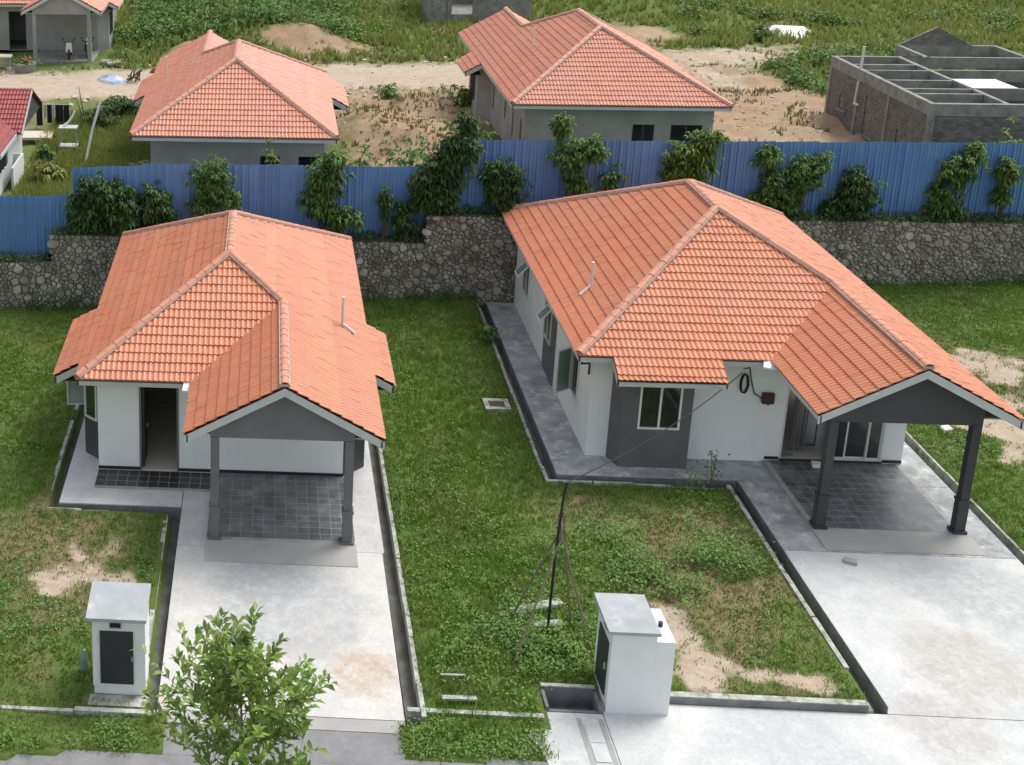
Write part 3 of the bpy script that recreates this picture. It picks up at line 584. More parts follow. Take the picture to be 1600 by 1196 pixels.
small_pipe(RL, (3.40, 2.35, 3.70), .95, (3.75, 2.25, 3.55))
def floor_tiles(parent, ox, oy, x0, x1, y0, y1, z, m, slab):
    s = MB().box(x0-ox, x1-ox, y0-oy, y1-oy, -.3, z-.002).build('porch_floor', M[slab], parent)
    if m not in FT:
        e = .1425; g_ = .140; mb = MB().add([(-e,-g_,0),(e,-g_,0),(e,g_,0),(-e,g_,0),(-e,-g_,-.02),(e,-g_,-.02),(e,g_,-.02),(-e,g_,-.02)], [(0,1,2,3),(4,5,1,0),(5,6,2,1),(6,7,3,2),(7,4,0,3)]); FT[m] = mb.mesh('floor_tile', M[m])
    nx = int((x1-x0)/.3+.01); ny = int((y1-y0)/.3+.01)
    for i in range(nx):
        for j in range(ny):
            o = bpy.data.objects.new('floor_tile', FT[m]); col.objects.link(o); o.parent = s
            o.location = (x0-ox+(x1-x0-nx*.3)/2+.15+.3*i, y1-oy-.15-.3*j, z+random.uniform(-.001, .001))
FT = {}
floor_tiles(HL, OL[0], OL[1], -1.46, 2.44, 30.10, 33.50, .07, 'ftile', 'grout'); floor_tiles(HL, OL[0], OL[1], -4.78, -1.47, 32.56, 33.50, .055, 'ftileb', 'grout')
def ramp(parent, ox, oy, x0, x1, y0, y1, z0, z1):
    x0 -= ox; x1 -= ox; y0 -= oy; y1 -= oy
    MB().hexa([(x0, y0, -.5), (x1, y0, -.5), (x1, y1, -.5), (x0, y1, -.5)], [(x0, y0, z0), (x1, y0, z0), (x1, y1, z1), (x0, y1, z1)]).build('ramp', M['ramp'], parent)
ramp(HL, OL[0], OL[1], -1.46, 2.46, 29.15, 30.095, .012, .064)

# --- right bungalow
OR = (14.1, 35.38, 0.)
R_SPEC = dict(w=5.15, D=13.05, yf=-.63, E=3.52, m=.539, xp=2.67, yg=-3.96, yc=-3.62, cols=(.72, 4.28), zbeam=3.18, n_ind=300, ext=[('front', -4.22, -1.22, .72)])
FIN2 = dict(tile='tile', ridge='ridge', fascia='fascia', col='coldark', gable='coldark')
HR, RR = house('bungalow', 'white bungalow on the right with grey window bay and dark carport columns', 'house', OR, 0, R_SPEC, FIN2)
w = MB(); wall_seg(w, (-4.58, 0), (4.42, 0), 0, 3.34, .13, [(5.55, 8.45, .06, 2.65)])
wall_seg(w, (4.42, .13), (4.42, 11.8), 0, 3.34, .13, [(4.6, 6.4, .9, 2.3)]); wall_seg(w, (4.29, 11.8), (-4.58, 11.8), 0, 3.34, .13)
wall_seg(w, (-4.58, 11.67), (-4.58, .13), 0, 3.34, .13, [(1.35, 2.45, 1.2, 2.5), (5.45, 6.5, 1.2, 2.5), (9.45, 10.3, 1.12, 2.55)]); w.build('wall', M['white'], HR)
inn = MB(); wall_seg(inn, (-4.4, 7.0), (4.2, 7.0), .05, 3.3, .1); wall_seg(inn, (.6, .14), (.6, 6.99), .05, 3.3, .1); inn.build('interior_wall', M['inside'], HR)
MB().box(-4.44, 4.28, .03, 11.6, -.05, .07).build('interior_floor', M['infloor'], HR); MB().box(-4.44, 4.28, .14, 11.6, 3.28, 3.33).build('ceiling', M['inside'], HR)
bw = MB(); P = [(-3.98, 0), (-3.78, -.60), (-1.84, -.60), (-1.72, 0)]
wall_seg(bw, P[0], P[1], 0, 3.10, .1); wall_seg(bw, P[1], P[2], 0, 3.10, .12, [(.44, 1.62, 1.24, 2.66)]); wall_seg(bw, P[2], P[3], 0, 3.10, .1); bw.build('bay_wall', M['grey'], HR)
window(HR, (-3.34, -.60), (-2.16, -.60), 1.24, 2.66, 2, 'aluw', 'glass', -.01, .055)
MB().box(-3.55, -1.92, -.66, -.602, 2.70, 2.78).build('window_hood', M['dgrey'], HR)
# side windows with open sashes
MB().box(-4.63, -4.582, 4.62, 6.25, 0.0, 3.1).box(-4.60, -4.5815, .3, .31, 0, .01).build('bay_panel', M['grey'], HR)
for ya, yb_, za, zb_ in ((1.37, 2.20, 1.12, 2.55), (5.17, 6.2, 1.2, 2.5), (9.22, 10.3, 1.2, 2.5)):
    window(HR, (-4.58, yb_), (-4.58, ya), za, zb_, 1 if ya < 2 else 2, 'alu', 'glass', .055 if 5 < ya < 6 else .01, .05)
f = window(HR, (-5.18, 1.80), (-4.64, 2.18), 1.12, 2.55, 1, 'alu', 'glassg', 0, .045); f.name = 'casement'
for ya, yb_ in ((5.2, 5.72), (9.25, 9.8)):   # top-hung sashes pushed out
    q = MB(); a = np.array([-4.66, (ya+yb_)/2, 2.46]); b = np.array([-5.02, (ya+yb_)/2, 2.06]); d = b-a; Ls = np.linalg.norm(d); d /= Ls; y = np.array([0, 1., 0]); n = np.cross(d, y); hw = (yb_-ya)/2
    for s in (-1, 1): q.obox((a+b)/2+y*hw*s, d, y, n, Ls/2, .025, .02)
    q.obox(a, d, y, n, .025, hw, .02).obox(b, d, y, n, .025, hw, .02); sash = q.build('open_sash', M['aluw'], HR); MB().obox((a+b)/2, d, y, n, Ls/2-.02, hw-.02, .006).build('pane', M['glassg'], sash)
MB().tube([(-5.0, -.45, 3.25), (-4.95, -.2, 3.05), (-4.66, .05, 2.95), (-4.66, .05, 2.6)], .035, 6).build('downpipe', M['dgrey'], HR)
# front glazing: added panels on the left, sliding panels on the right
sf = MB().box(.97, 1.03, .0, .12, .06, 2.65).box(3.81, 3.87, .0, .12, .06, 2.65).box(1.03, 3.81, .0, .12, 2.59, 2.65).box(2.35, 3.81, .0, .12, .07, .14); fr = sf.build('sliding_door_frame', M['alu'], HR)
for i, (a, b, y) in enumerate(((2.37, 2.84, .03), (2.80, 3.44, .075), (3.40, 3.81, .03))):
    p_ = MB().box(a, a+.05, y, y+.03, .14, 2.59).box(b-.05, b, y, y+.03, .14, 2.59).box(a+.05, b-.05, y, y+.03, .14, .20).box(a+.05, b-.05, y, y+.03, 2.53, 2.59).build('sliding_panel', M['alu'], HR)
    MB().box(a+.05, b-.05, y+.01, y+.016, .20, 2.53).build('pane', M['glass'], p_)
for i, (a, b) in enumerate(((1.05, 1.45), (1.47, 1.88), (1.90, 2.33))):  # folding panels added in place of a bright reflection on the inner floor
    p_ = MB().box(a, a+.035, .2+.32*i, .23+.32*i, .10, 2.55).box(b-.035, b, .2+.32*i, .23+.32*i, .10, 2.55).box(a+.035, b-.035, .2+.32*i, .23+.32*i, .10, .16).box(a+.035, b-.035, .2+.32*i, .23+.32*i, 2.49, 2.55).build('added_folding_panel', M['grey'], HR)
MB().box(.56, .96, -.012, -.001, .07, .17).box(3.88, 4.43, -.012, -.001, .07, .17).box(.97, 3.87, -.03, -.001, .045, .11).build('skirting', M['skirt'], HR)
floor_tiles(HR, OR[0], OR[1], 14.62, 18.50, 31.76, 35.36, .055, 'ftile', 'grout'); ramp(HR, OR[0], OR[1], 14.62, 18.62, 30.78, 31.755, .012, .05)
MB().add([(-.15, -.90, 3.42), (.20, -.98, 3.40), (.28, -.70, 3.54), (-.05, -.64, 3.54), (-.15, -.90, 3.37), (.20, -.98, 3.35), (.28, -.70, 3.49), (-.05, -.64, 3.49)], [(0,1,2,3),(7,6,5,4),(0,4,5,1),(1,5,6,2),(2,6,7,3),(3,7,4,0)]).build('valley_flashing', M['aluw'], RR)
small_pipe(RR, (-4.02, 3.05, 4.12), .85, (-4.42, 2.8, 3.98))
# --- far houses
A_FIN = dict(tile='tile_far', ridge='tile_far', fascia='fascia', col='render', gable='render')
def raw_house(name, label, loc, rot, sp, back_open, group, left_open=()):
    t, roof = house(name, label, 'house', loc, rot, sp, A_FIN, group); w_ = sp['w']; xl, xr = -w_+.46, w_-.72; yb = sp['yf']+sp['D']-.72
    w = MB(); fo = [(1.20, 2.34, .0, 2.6)]
    wall_seg(w, (xl, 0), (xr, 0), -.3, 3.06, .13, fo); wall_seg(w, (xr, .13), (xr, yb), -.3, 3.06, .13, left_open); wall_seg(w, (xr-.13, yb), (xl, yb), -.3, 3.06, .13, back_open); wall_seg(w, (xl, yb-.13), (xl, .13), -.3, 3.06, .13)
    w.build('wall', M['render'], t)
    for yy in (3.4, yb-3): inn = MB(); wall_seg(inn, (xl+.15, yy), (xr-.15, yy), .0, 3.0, .1); inn.build('interior_wall', M['render'], t)
    MB().box(xl+.13, xr-.13, .0, yb-.14, -.2, .03).box(sp['cols'][0]-.3, sp['cols'][1]+.2, sp['yc']-.2, -.01, -.2, .05).build('floor_slab', M['beam'], t)
    fr = MB()
    for s0, s1, a, b in back_open:
        X0, X1 = xr-.13-s1, xr-.13-s0; fr.box(X0, X0+.05, yb-.1, yb-.04, a, b).box(X1-.05, X1, yb-.1, yb-.04, a, b).box((X0+X1)/2-.03, (X0+X1)/2+.03, yb-.1, yb-.04, a, b)
    if fr.v: fr.build('window_frame', M['dgrey'], t)
    bay(t, [(xl, 4.1), (xl-.54, 3.6), (xl-.54, 1.05), (xl, .55)], 2.78, 'render'); bay(t, [(xr, .10), (xr+.66, .72), (xr+.66, 3.1), (xr, 3.6)], 2.78, 'render')
    window(t, (xr+.66, 1.2), (xr+.66, 2.4), .9, 2.4, 2, 'dgrey', 'dark', .02)
    return t, roof
A1S = dict(L_SPEC, D=12.2, see='back', n_ind=240, ext=[('left', .30, 4.4, .80), ('right', .12, 4.4, .62)])
A2S = dict(L_SPEC, w=4.65, D=13.8, E=3.29, xp=2.18, cols=(.41, 3.88), zbeam=3.05, see='back', n_ind=300, ext=[('left', .30, 4.4, .80), ('right', 1.6, 4.6, .80)])
HA1, RA1 = raw_house('unfinished_bungalow', 'unpainted grey bungalow with pale orange roof behind the left part of the blue fence', (-1.39, 61.54, 2.45), math.pi, A1S, [(4.35, 5.15, 1.15, 2.25), (5.9, 6.95, 1.15, 2.25)], 'unfinished bungalows beyond the fence')
HA2, RA2 = raw_house('unfinished_bungalow', 'unpainted grey bungalow with long ribbed orange roof standing behind the middle of the fence', (15.3, 69.16, 2.45), math.pi, A2S, [(4.55, 5.5, 1.05, 2.25), (6.2, 7.55, 1.05, 2.25)], 'unfinished bungalows beyond the fence', [(3.9, 4.3, .9, 2.4), (7.2, 7.6, 1.2, 2.4), (9.3, 9.7, .9, 2.5), (11.2, 11.7, .1, 2.2)])
small_pipe(RA2, (2.6, 6.4, 4.35), 1.1); small_pipe(RA1, (3.4, 2.6, 3.65), 1.0)
HT, RT = raw_house('unfinished_bungalow', 'grey rendered bungalow with carport beyond the dirt road at top left', (-14.62, 82.85, 2.5), 0, dict(L_SPEC, n_ind=0), [(3, 4, 1, 2)], 'unfinished bungalows beyond the fence')

# ---------------------------------------------------------------- rubble retaining wall
def proj(p):
    q = np.array(p, float)-np.array([0, 0, CAM_H]); z = q @ cf; return 260+2020*(q @ cr)/z, 235+2020*(q @ cd)/z
wt = thing('retaining_wall', 'long rubble stone retaining wall behind the bungalows, below the blue fence', 'retaining wall', (10, float(wall_y(10)), 0))
body = MB()
for a, b in ((-14, -8.001), (-8, 6.04), (6.041, 35)):
    A, Bb = (a, float(wall_y(a))), (b, float(wall_y(b)))
    za, zb = float(wall_top(a+1e-6)), float(wall_top(b-1e-6))
    body.hexa([(A[0], A[1], -.4), (Bb[0], Bb[1], -.4), (Bb[0], Bb[1]+.55, -.4), (A[0], A[1]+.55, -.4)], [(A[0], A[1], za), (Bb[0], Bb[1], zb), (Bb[0], Bb[1]+.55, zb), (A[0], A[1]+.55, za)])
wb = part(body, 'mortar_core', M['wallmortar'], wt)
wd = np.array([1, WK, 0])/math.hypot(1, WK); wn = np.array([WK, -1, 0])/math.hypot(1, WK)
stones = []
cell = {}
for k in range(60000):
    x = random.uniform(-13.5, 33); zt = float(wall_top(x)); z = random.uniform(-.1, zt-.03); r = random.choice((.13, .11, .10, .09, .08, .07, .06, .055)) if k > 500 else random.choice((.19, .17, .15))
    if z+r*.5 > zt: continue
    ci = (int(x/.3), int(z/.3)); ok = True
    for i in (-1, 0, 1, -2, 2):
        for j in (-1, 0, 1, -2, 2):
            for (px, pz, pr_) in cell.get((ci[0]+i, ci[1]+j), ()):
                if (px-x)**2+((pz-z)*1.12)**2 < ((pr_+r)*.84)**2: ok = False; break
            if not ok: break
        if not ok: break
    if ok: cell.setdefault(ci, []).append((x, z, r)); stones.append((x, z, r))
def stone_geo(x, z, r):
    """stone face: the power cell of its seed, joints recessed, crown proud"""
    zt = float(wall_top(x)); c = [(x+r*1.5*math.cos(a), z+r*1.5*math.sin(a)) for a in np.linspace(0, 2*math.pi, 11)[:-1]]; ci = (int(x/.3), int(z/.3))
    for i in (-2, -1, 0, 1, 2):
        for j in (-2, -1, 0, 1, 2):
            for px, pz, pr_ in cell.get((ci[0]+i, ci[1]+j), ()):
                dx, dz = px-x, pz-z; d2 = dx*dx+dz*dz
                if d2 < 1e-9 or d2 > .5: continue
                d = math.sqrt(d2); t = (d2+r*r-pr_*pr_)/(2*d)-random.uniform(.004, .02); nx, nz = dx/d, dz/d; out = []
                sd = [t-((p[0]-x)*nx+(p[1]-z)*nz) for p in c]
                for k in range(len(c)):
                    p, q, a, b = c[k], c[(k+1) % len(c)], sd[k], sd[(k+1) % len(c)]
                    if a >= 0: out.append(p)
                    if a*b < 0: f = a/(a-b); out.append((p[0]+(q[0]-p[0])*f, p[1]+(q[1]-p[1])*f))
                c = out
                if len(c) < 3: return None
    c = [p for k, p in enumerate(c) if math.hypot(p[0]-c[k-1][0], p[1]-c[k-1][1]) > .012]; n = len(c)
    if n < 4: return None
    c = [(p[0]+random.uniform(-.014, .014), min(p[1], zt)+random.uniform(-.014, .014)) for p in c]
    mx, mz = sum(p[0] for p in c)/n, sum(p[1] for p in c)/n; dp = random.uniform(.025, .095); tx, tz = random.uniform(-.25, .25), random.uniform(-.25, .25)
    def P(px, pz, h): return np.array([px, float(wall_y(px)), pz])+wn*h
    V = [P(p[0], p[1], -.01) for p in c]+[P(mx+(p[0]-mx)*.80, mz+(p[1]-mz)*.80, dp*random.uniform(.8, 1.05)+(p[0]-mx)*tx+(p[1]-mz)*tz) for p in c]+[P(mx, mz, dp*1.08)]
    return V, [(i, (i+1) % n, n+(i+1) % n, n+i) for i in range(n)]+[(n+i, n+(i+1) % n, 2*n) for i in range(n)]
def vis(x, z):
    u, v = proj((x, float(wall_y(x)), z)); return (0 < u < 195) or (560 < u < 800 and v > 330) or (1275 < u < 1600)
cs_ = set(sorted([s for s in stones if vis(s[0], s[1])], key=lambda s: -s[2])[:300]); rest = MB()
for s in stones:
    g_ = stone_geo(*s)
    if g_ is None: continue
    if s in cs_:
        o = bpy.data.objects.new('stone', MB().add(*g_).mesh('stone', M['stone'])); col.objects.link(o); o.parent = wb
    else: rest.add(*g_)
rest.build('rubble_stonework', M['stone'], wb, kind='stuff')

# ---------------------------------------------------------------- blue sheet-metal fence
FO = .85
def fence_y(x): return float(wall_y(x))+FO
ft = thing('boundary_fence', 'blue corrugated metal hoarding fence stepping up along the retaining wall', 'fence', (8, fence_y(8), 2.5))
PW = .87
FM = {}
def sheet_mesh(hh):
    k = round(hh, 2)
    if k not in FM:
        mb = MB(); xs_ = []
        for i in range(3):
            o = i*PW/3; xs_ += [(o, 0), (o+.012, .055), (o+.055, .055), (o+.07, 0), (o+.17, -.006), (o+.178, .018), (o+.195, .018), (o+.203, -.004)]
        xs_.append((PW+.035, 0))
        n = len(xs_); mb.add([(x, -y, 0) for x, y in xs_]+[(x, -y, k) for x, y in xs_], [(i, i+1, n+i+1, n+i) for i in range(n-1)]); FM[k] = mb.mesh('fence_sheet', M['fence'])
    return FM[k]
x = -14.2; c_ = 1/math.hypot(1, WK)
while x < 35:
    zb = float(wall_top(x+.4))-.12
    top = 4.42 if x < -7.9 else ((5.58 if x > -5.2 else 5.5)-.035*max(0, x+5) if x < 5.9 else 6.27-.027*(x-6)); top += random.uniform(-.015, .015)
    o = bpy.data.objects.new('fence_sheet', sheet_mesh(round((top-zb)*5)/5)); col.objects.link(o); o.parent = ft
    o.location = (x-8, fence_y(x)-fence_y(8)+random.uniform(-.006, .006), zb-2.5); o.rotation_euler = (random.uniform(-.012, .012), random.uniform(-.004, .004), math.atan(WK)+random.uniform(-.012, .012)); o.scale = (1, 1, (top-zb)/(round((top-zb)*5)/5))
    x += PW*c_
po = 0
for x in np.arange(-13.5, 35, 2.6):
    p_ = MB().box(x-.04, x+.04, fence_y(x)+.06, fence_y(x)+.14, 2.0, float(wall_top(x))+1.9); part(p_, 'post', M['metal'], ft)

# ---------------------------------------------------------------- plants
def leaf_cloud(P, D, Ln, Wd, fold=.25, droop=.3):
    """one folded four-triangle leaf at each point P along D"""
    n = len(P); D = D/np.linalg.norm(D, axis=1, keepdims=True); up = np.tile([0, 0, 1.], (n, 1)); sd = np.cross(D, up)+rng.normal(0, .35, (n, 3)); sd -= (sd*D).sum(1, keepdims=True)*D; sd /= np.linalg.norm(sd, axis=1, keepdims=True)+1e-9
    nm = np.cross(sd, D); Ln = np.broadcast_to(Ln, n)[:, None]; Wd = np.broadcast_to(Wd, n)[:, None]
    mid = P+D*Ln*.5; tip = P+D*Ln*.98-np.array([0, 0, 1.])*Ln*droop; V = np.stack([P, mid+sd*Wd*.5+nm*Wd*fold, tip, mid-sd*Wd*.5+nm*Wd*fold, mid], 1).reshape(-1, 3)
    b = np.arange(n)[:, None]*5; F = np.concatenate([b+[0, 1, 4], b+[1, 2, 4], b+[2, 3, 4], b+[3, 0, 4]], 0).reshape(-1, 3)
    return V, F
def merge(L):
    o = 0; VV = []; FF = []
    for V, F in L: VV.append(V); FF.append(F+o); o += len(V)
    return np.concatenate(VV), np.concatenate(FF)
def shrub(name, label, base, lobes, n, leaf, mname, group=None, stems=5, cat='shrub', droop=.45, per=13):
    """lobes: (dx, dy, dz, rx, ry, rz) of the crown from the base"""
    t = thing(name, label, cat, base, group); tips = []; vol = np.array([l[3]*l[5] for l in lobes]); vol = vol/vol.sum(); st = MB()
    for (dx, dy, dz, rx, ry, rz), f in zip(lobes, vol):
        k = max(4, int(n*f)); d = rng.normal(0, 1, (k, 3)); d /= np.linalg.norm(d, axis=1, keepdims=True); r = rng.uniform(.3, 1.1, (k, 1))*rng.choice([.85, 1., 1.15], (k, 1)); q = np.array([dx, dy, dz])+d*r*np.array([rx, ry, rz]); tips.append(np.concatenate([q, d], 1))
        for s in range(max(2, int(stems*f*2))):
            e = np.array([dx, dy, dz])+rng.normal(0, .45, 3)*np.array([rx, ry, rz]); m_ = e*.5+rng.normal(0, .06, 3); st.tube([np.array(base)+rng.normal(0, .06, 3)*[1, 1, 0], np.array(base)+m_, np.array(base)+e], [.028, .02, .009], 5, cap=False)
    tips = np.concatenate(tips); P = np.repeat(tips[:, :3], per, 0)+rng.normal(0, .035, (len(tips)*per, 3)); a = rng.uniform(0, 6.283, len(P)); D = np.stack([np.cos(a), np.sin(a), rng.uniform(-.55, .55, len(P))], 1)+np.repeat(tips[:, 3:], per, 0)*.5
    ln = leaf*rng.uniform(.6, 1.15, len(P)); V, F = leaf_cloud(P, D, ln, ln*.34, droop=droop)
    o = bpy.data.objects.new('crown', np_mesh('crown', V, F, M[mname])); col.objects.link(o); o.parent = t
    part(st, 'stem', M['bark'], t); return t
def on_fence(u, off=.42):          # x on the strip of soil between wall and fence for picture column u near its row
    lo, hi = -14., 34.
    for _ in range(40):
        m_ = (lo+hi)/2
        if proj((m_, fence_y(m_)-off, 4.0))[0] < u: lo = m_
        else: hi = m_
    return lo
PXM = 41.
def fence_shrub(u, v, w_, h_, m_, label, n=None, extra=(), leaf=.26):
    x = on_fence(u); y = fence_y(x)-.42; zb = float(wall_top(x))-.05
    s = 1./PXM; # picture size -> metres at this distance
    u0, v0 = proj((x, y, zb)); cz = (v0-v)*s*1.12
    lob = [(0, 0, cz, w_*s/2, min(.5, w_*s/2.4), h_*s/2*1.1)]
    for du, dv, ww, hh in extra: lob.append((du*s, random.uniform(-.15, .05), cz-dv*s*1.12, ww*s/2, min(.45, ww*s/2.2), hh*s/2*1.1))
    ar = sum(l[3]*l[5] for l in lob); w_ = w_
    leaf *= random.choice((.72, .85, 1., 1.12)); return shrub('shrub', label, (x, y, zb), lob, (n and n*2) or int(ar*205*(.26/leaf)+26), leaf, m_, 'shrubs growing along the fence')
fence_shrub(165, 315, 85, 78, 'leafd', 'broad dark shrub at the left end of the high blue fence', extra=((-35, 18, 55, 50), (30, 22, 60, 50)))
fence_shrub(243, 322, 55, 60, 'leafd', 'dark rounded shrub right beside the broad dark one at the left end of the fence', extra=((15, 28, 40, 30),))
fence_shrub(330, 285, 62, 62, 'leafm', 'pale-tipped bushy shrub rising to the fence top above the left bungalow', extra=((-12, 40, 55, 36), (30, 30, 32, 34)))
fence_shrub(512, 283, 52, 56, 'leafm', 'tall light shrub at the fence just right of the left bungalow ridge', extra=((8, -26, 30, 30), (-16, 32, 50, 45), (20, 60, 66, 30)))
fence_shrub(603, 318, 18, 50, 'leafd', 'thin weedy stem growing against the lower blue fence', n=16)
fence_shrub(632, 340, 34, 50, 'leafd', 'small dark shrub spilling over the lower wall at the step', extra=((8, 26, 26, 26),))
fence_shrub(684, 288, 82, 78, 'leafd', 'large dark shrub covering the step of the fence', extra=((-12, 22, 60, 50), (28, -52, 66, 60), (38, -88, 34, 30)))
fence_shrub(783, 290, 72, 66, 'leafd', 'dark round shrub against the tall fence, left of the leggy shrub', extra=((-15, -22, 34, 30), (10, 26, 60, 30)))
fence_shrub(890, 250, 58, 48, 'leafm', 'tall leggy shrub with three bright tufts reaching above the fence', extra=((-18, -42, 36, 34), (32, -8, 40, 36), (8, 42, 30, 36)))
fence_shrub(955, 285, 34, 40, 'leafd', 'sparse dark twiggy shrub against the fence above the right bungalow roof', n=12)
fence_shrub(1076, 252, 74, 70, 'leafy', 'bright green shrub behind the right bungalow ridge', extra=((-20, 22, 50, 46), (22, -26, 40, 30)))
fence_shrub(1194, 250, 36, 36, 'leafm', 'slender tufted shrub left of the two lower shrubs', extra=((8, 38, 30, 46), (-4, 66, 34, 30)))
fence_shrub(1252, 278, 66, 60, 'leafm', 'loose mid-green shrub beside the slender tufted one', extra=((-18, 30, 44, 40), (24, -22, 30, 28)))
fence_shrub(1338, 308, 72, 58, 'leafd', 'low dark conical shrub on the wall top', extra=((-4, -26, 36, 34), (-32, 18, 34, 26)))
fence_shrub(1497, 268, 60, 50, 'leafm', 'tall two-headed shrub near the right end of the fence', extra=((-24, 40, 46, 44), (22, -26, 34, 30), (-12, 66, 62, 34)))
fence_shrub(1572, 272, 32, 42, 'leafm', 'narrow shrub at the far right end of the fence', extra=((-4, 34, 24, 34),))
fence_shrub(1440, 345, 40, 18, 'leafd', 'tiny creeping plant on the wall top below the tall two-headed shrub', n=9)
# strip of weeds along the wall top, low plants
def scatter_blades(name, P, hgt, wid, nb, mname, lean=.5, label=None, cat=None):
    n = len(P); P = np.repeat(P, nb, 0); N_ = len(P); P = P+rng.normal(0, .05, (N_, 3))*[1, 1, 0]; a = rng.uniform(0, 6.283, N_); h = np.repeat(np.broadcast_to(hgt, n), nb)*rng.uniform(.5, 1.15, N_); l = rng.uniform(.1, 1., N_)*lean*h
    tip = P+np.stack([np.cos(a)*l, np.sin(a)*l, h], 1); b = rng.uniform(0, 6.283, N_); w_ = np.broadcast_to(wid, n).repeat(nb)*rng.uniform(.7, 1.3, N_); s = np.stack([np.cos(b)*w_, np.sin(b)*w_, 0*b], 1)
    mid = P*.5+tip*.5+np.array([0, 0, 1])*(h*.12)[:, None]
    V = np.stack([P-s*.5, P+s*.5, mid+s*.35, mid-s*.35, tip], 1).reshape(-1, 3); k = np.arange(N_)[:, None]*5; F = np.concatenate([k+[0, 1, 2], k+[0, 2, 3], k+[3, 2, 4]], 0)
    o = obj(name, np_mesh(name, V, F, M[mname]), kind='stuff')
    if label: tag(o, label, cat)
    return o
def pts_in(n, x0, x1, y0, y1): return rng.uniform(x0, x1, n), rng.uniform(y0, y1, n)
def lawn_pts(dens, x0, x1, y0, y1, f):
    n = int(dens*(x1-x0)*(y1-y0)); x, y = pts_in(n, x0, x1, y0, y1)
    ok = ~in_dig(x, y, -.13) & (y < wall_y(x)-.05) & (y > 22.46+np.where(x < 0, .09*(x+2.2), .28)+(fbm(x, y, .6, 99)-.5)*.5) & f(x, y)
    for cx, cy, rx, ry in ((7.45, 38.47, .42, .40), (8.15, 24.95, .75, .72), (-3.08, 24.4, .72, .5)): ok &= ~((abs(x-cx) < rx) & (abs(y-cy) < ry))
    x, y = x[ok], y[ok]; return np.stack([x, y, lawn_z(x, y)-.01], 1)
R_ = lambda x: rng.uniform(0, 1, len(x))
green = lambda x, y: (R_(x) > sand_mask(x, y)*1.6-.25) & (R_(x) > dry_mask(x, y)*.8)
P = lawn_pts(110, -13, 33, 21.5, 50.5, green); tall = np.clip(.03+.17*fbm(P[:, 0], P[:, 1], 1.1, 41)+.07*np.exp(-((P[:, 0]-6)/2.2)**2), .05, .3)
scatter_blades('lawn_grass', P, tall, .022, 5, 'blade', .8, 'short green grass covering the lawns around the bungalows', 'grass')
P = lawn_pts(80, -13, 33, 21.5, 50, lambda x, y: (R_(x) < dry_mask(x, y)*.9+.10) & (R_(x) > sand_mask(x, y)*1.05-.15))
scatter_blades('dry_grass', P, .08, .02, 5, 'bladey', .9, 'thin yellowish dry grass on the front lawns', 'grass')
# broad-leaved weeds in patches
def weeds(name, P, leaf, per, mname, label, cat, spread=.09, hgt=.14, kind='stuff'):
    P = P[~in_dig(P[:, 0], P[:, 1], -.2) | (P[:, 2] > .5)]; n = len(P); Q = np.repeat(P, per, 0); N_ = len(Q); Q = Q+np.stack([rng.normal(0, spread, N_), rng.normal(0, spread, N_), rng.uniform(0, hgt, N_)], 1); a = rng.uniform(0, 6.283, N_); D = np.stack([np.cos(a), np.sin(a), rng.uniform(-.1, .9, N_)], 1); ln = leaf*rng.uniform(.6, 1.3, N_)
    V, F = leaf_cloud(Q, D, ln, ln*.5, droop=.2); o = obj(name, np_mesh(name, V, F, M[mname]), kind=kind); tag(o, label, cat); return o
wf = lambda x, y: (fbm(x, y, 1.4, 51) > .50) & (sand_mask(x, y) < .4) & (R_(x) < .5+.9*np.exp(-((x-6.4)/2.0)**2-((y-26)/3.5)**2)+.8*np.exp(-((x-10)/2.5)**2-((y-30)/1.5)**2)+.5*np.exp(-((x+6)/3)**2-((y-25)/2.5)**2)+.5*np.exp(-((y-23)/.7)**2))
P = lawn_pts(26, -13, 33, 21.5, 50, wf); weeds('ground_weeds', P, .085, 11, 'weed', 'leafy green weeds spread through the lawns', 'weeds')
P = np.stack(pts_in(1500, -13, 33, -.5, .75)+(np.zeros(1500),), 1); P[:, 1] = wall_y(P[:, 0])+np.abs(P[:, 1]); P[:, 2] = wall_top(P[:, 0])-.05
weeds('wall_top_weeds', P, .13, 9, 'leafd', 'dark weeds growing along the top of the stone wall', 'weeds', .14, .28)
P = np.stack(pts_in(500, -13, 33, .0, .35)+(np.zeros(500),), 1); P[:, 1] = wall_y(P[:, 0])-.05-P[:, 1]; P[:, 2] = lawn_z(P[:, 0], P[:, 1])
P = P[fbm(P[:, 0], P[:, 1], 2.5, 77) > .42]; weeds('wall_foot_weeds', P, .11, 11, 'leafd', 'dark weeds along the foot of the stone wall', 'weeds', .14, .4)
def plant(label, base, n, leaf, mname, hgt, spread=.2, wd=.3, name='weed_plant'):
    P = np.tile(np.array([base]), (n, 1))+np.stack([rng.normal(0, spread*.4, n), rng.normal(0, spread*.4, n), rng.uniform(.02, hgt, n)], 1); a = rng.uniform(0, 6.283, n); D = np.stack([np.cos(a), np.sin(a), rng.uniform(.1, 1.1, n)], 1); ln = leaf*rng.uniform(.6, 1.1, n); V, F = leaf_cloud(P, D, ln, ln*wd, droop=.35)
    t = thing(name, label, 'plant', base); o = bpy.data.objects.new('foliage', np_mesh('foliage', V-np.array(base), F, M[mname])); col.objects.link(o); o.parent = t
    st = MB()
    for k in range(4): st.tube([np.array(base), np.array(base)+np.array([random.uniform(-.5, .5)*spread, random.uniform(-.5, .5)*spread, hgt])], [.012, .005], 4, cap=False)
    part(st, 'stem', M['weed'], t)
plant('broad-leaved rosette plant beside the walkway of the right bungalow', (8.02, 43.6, .0), 60, .42, 'leafm', .35, .3, .32)
plant('leafy weed sprouting by the grey window bay', (12.75, 34.05, -.02), 70, .13, 'leafd', 1.0, .4, .45)
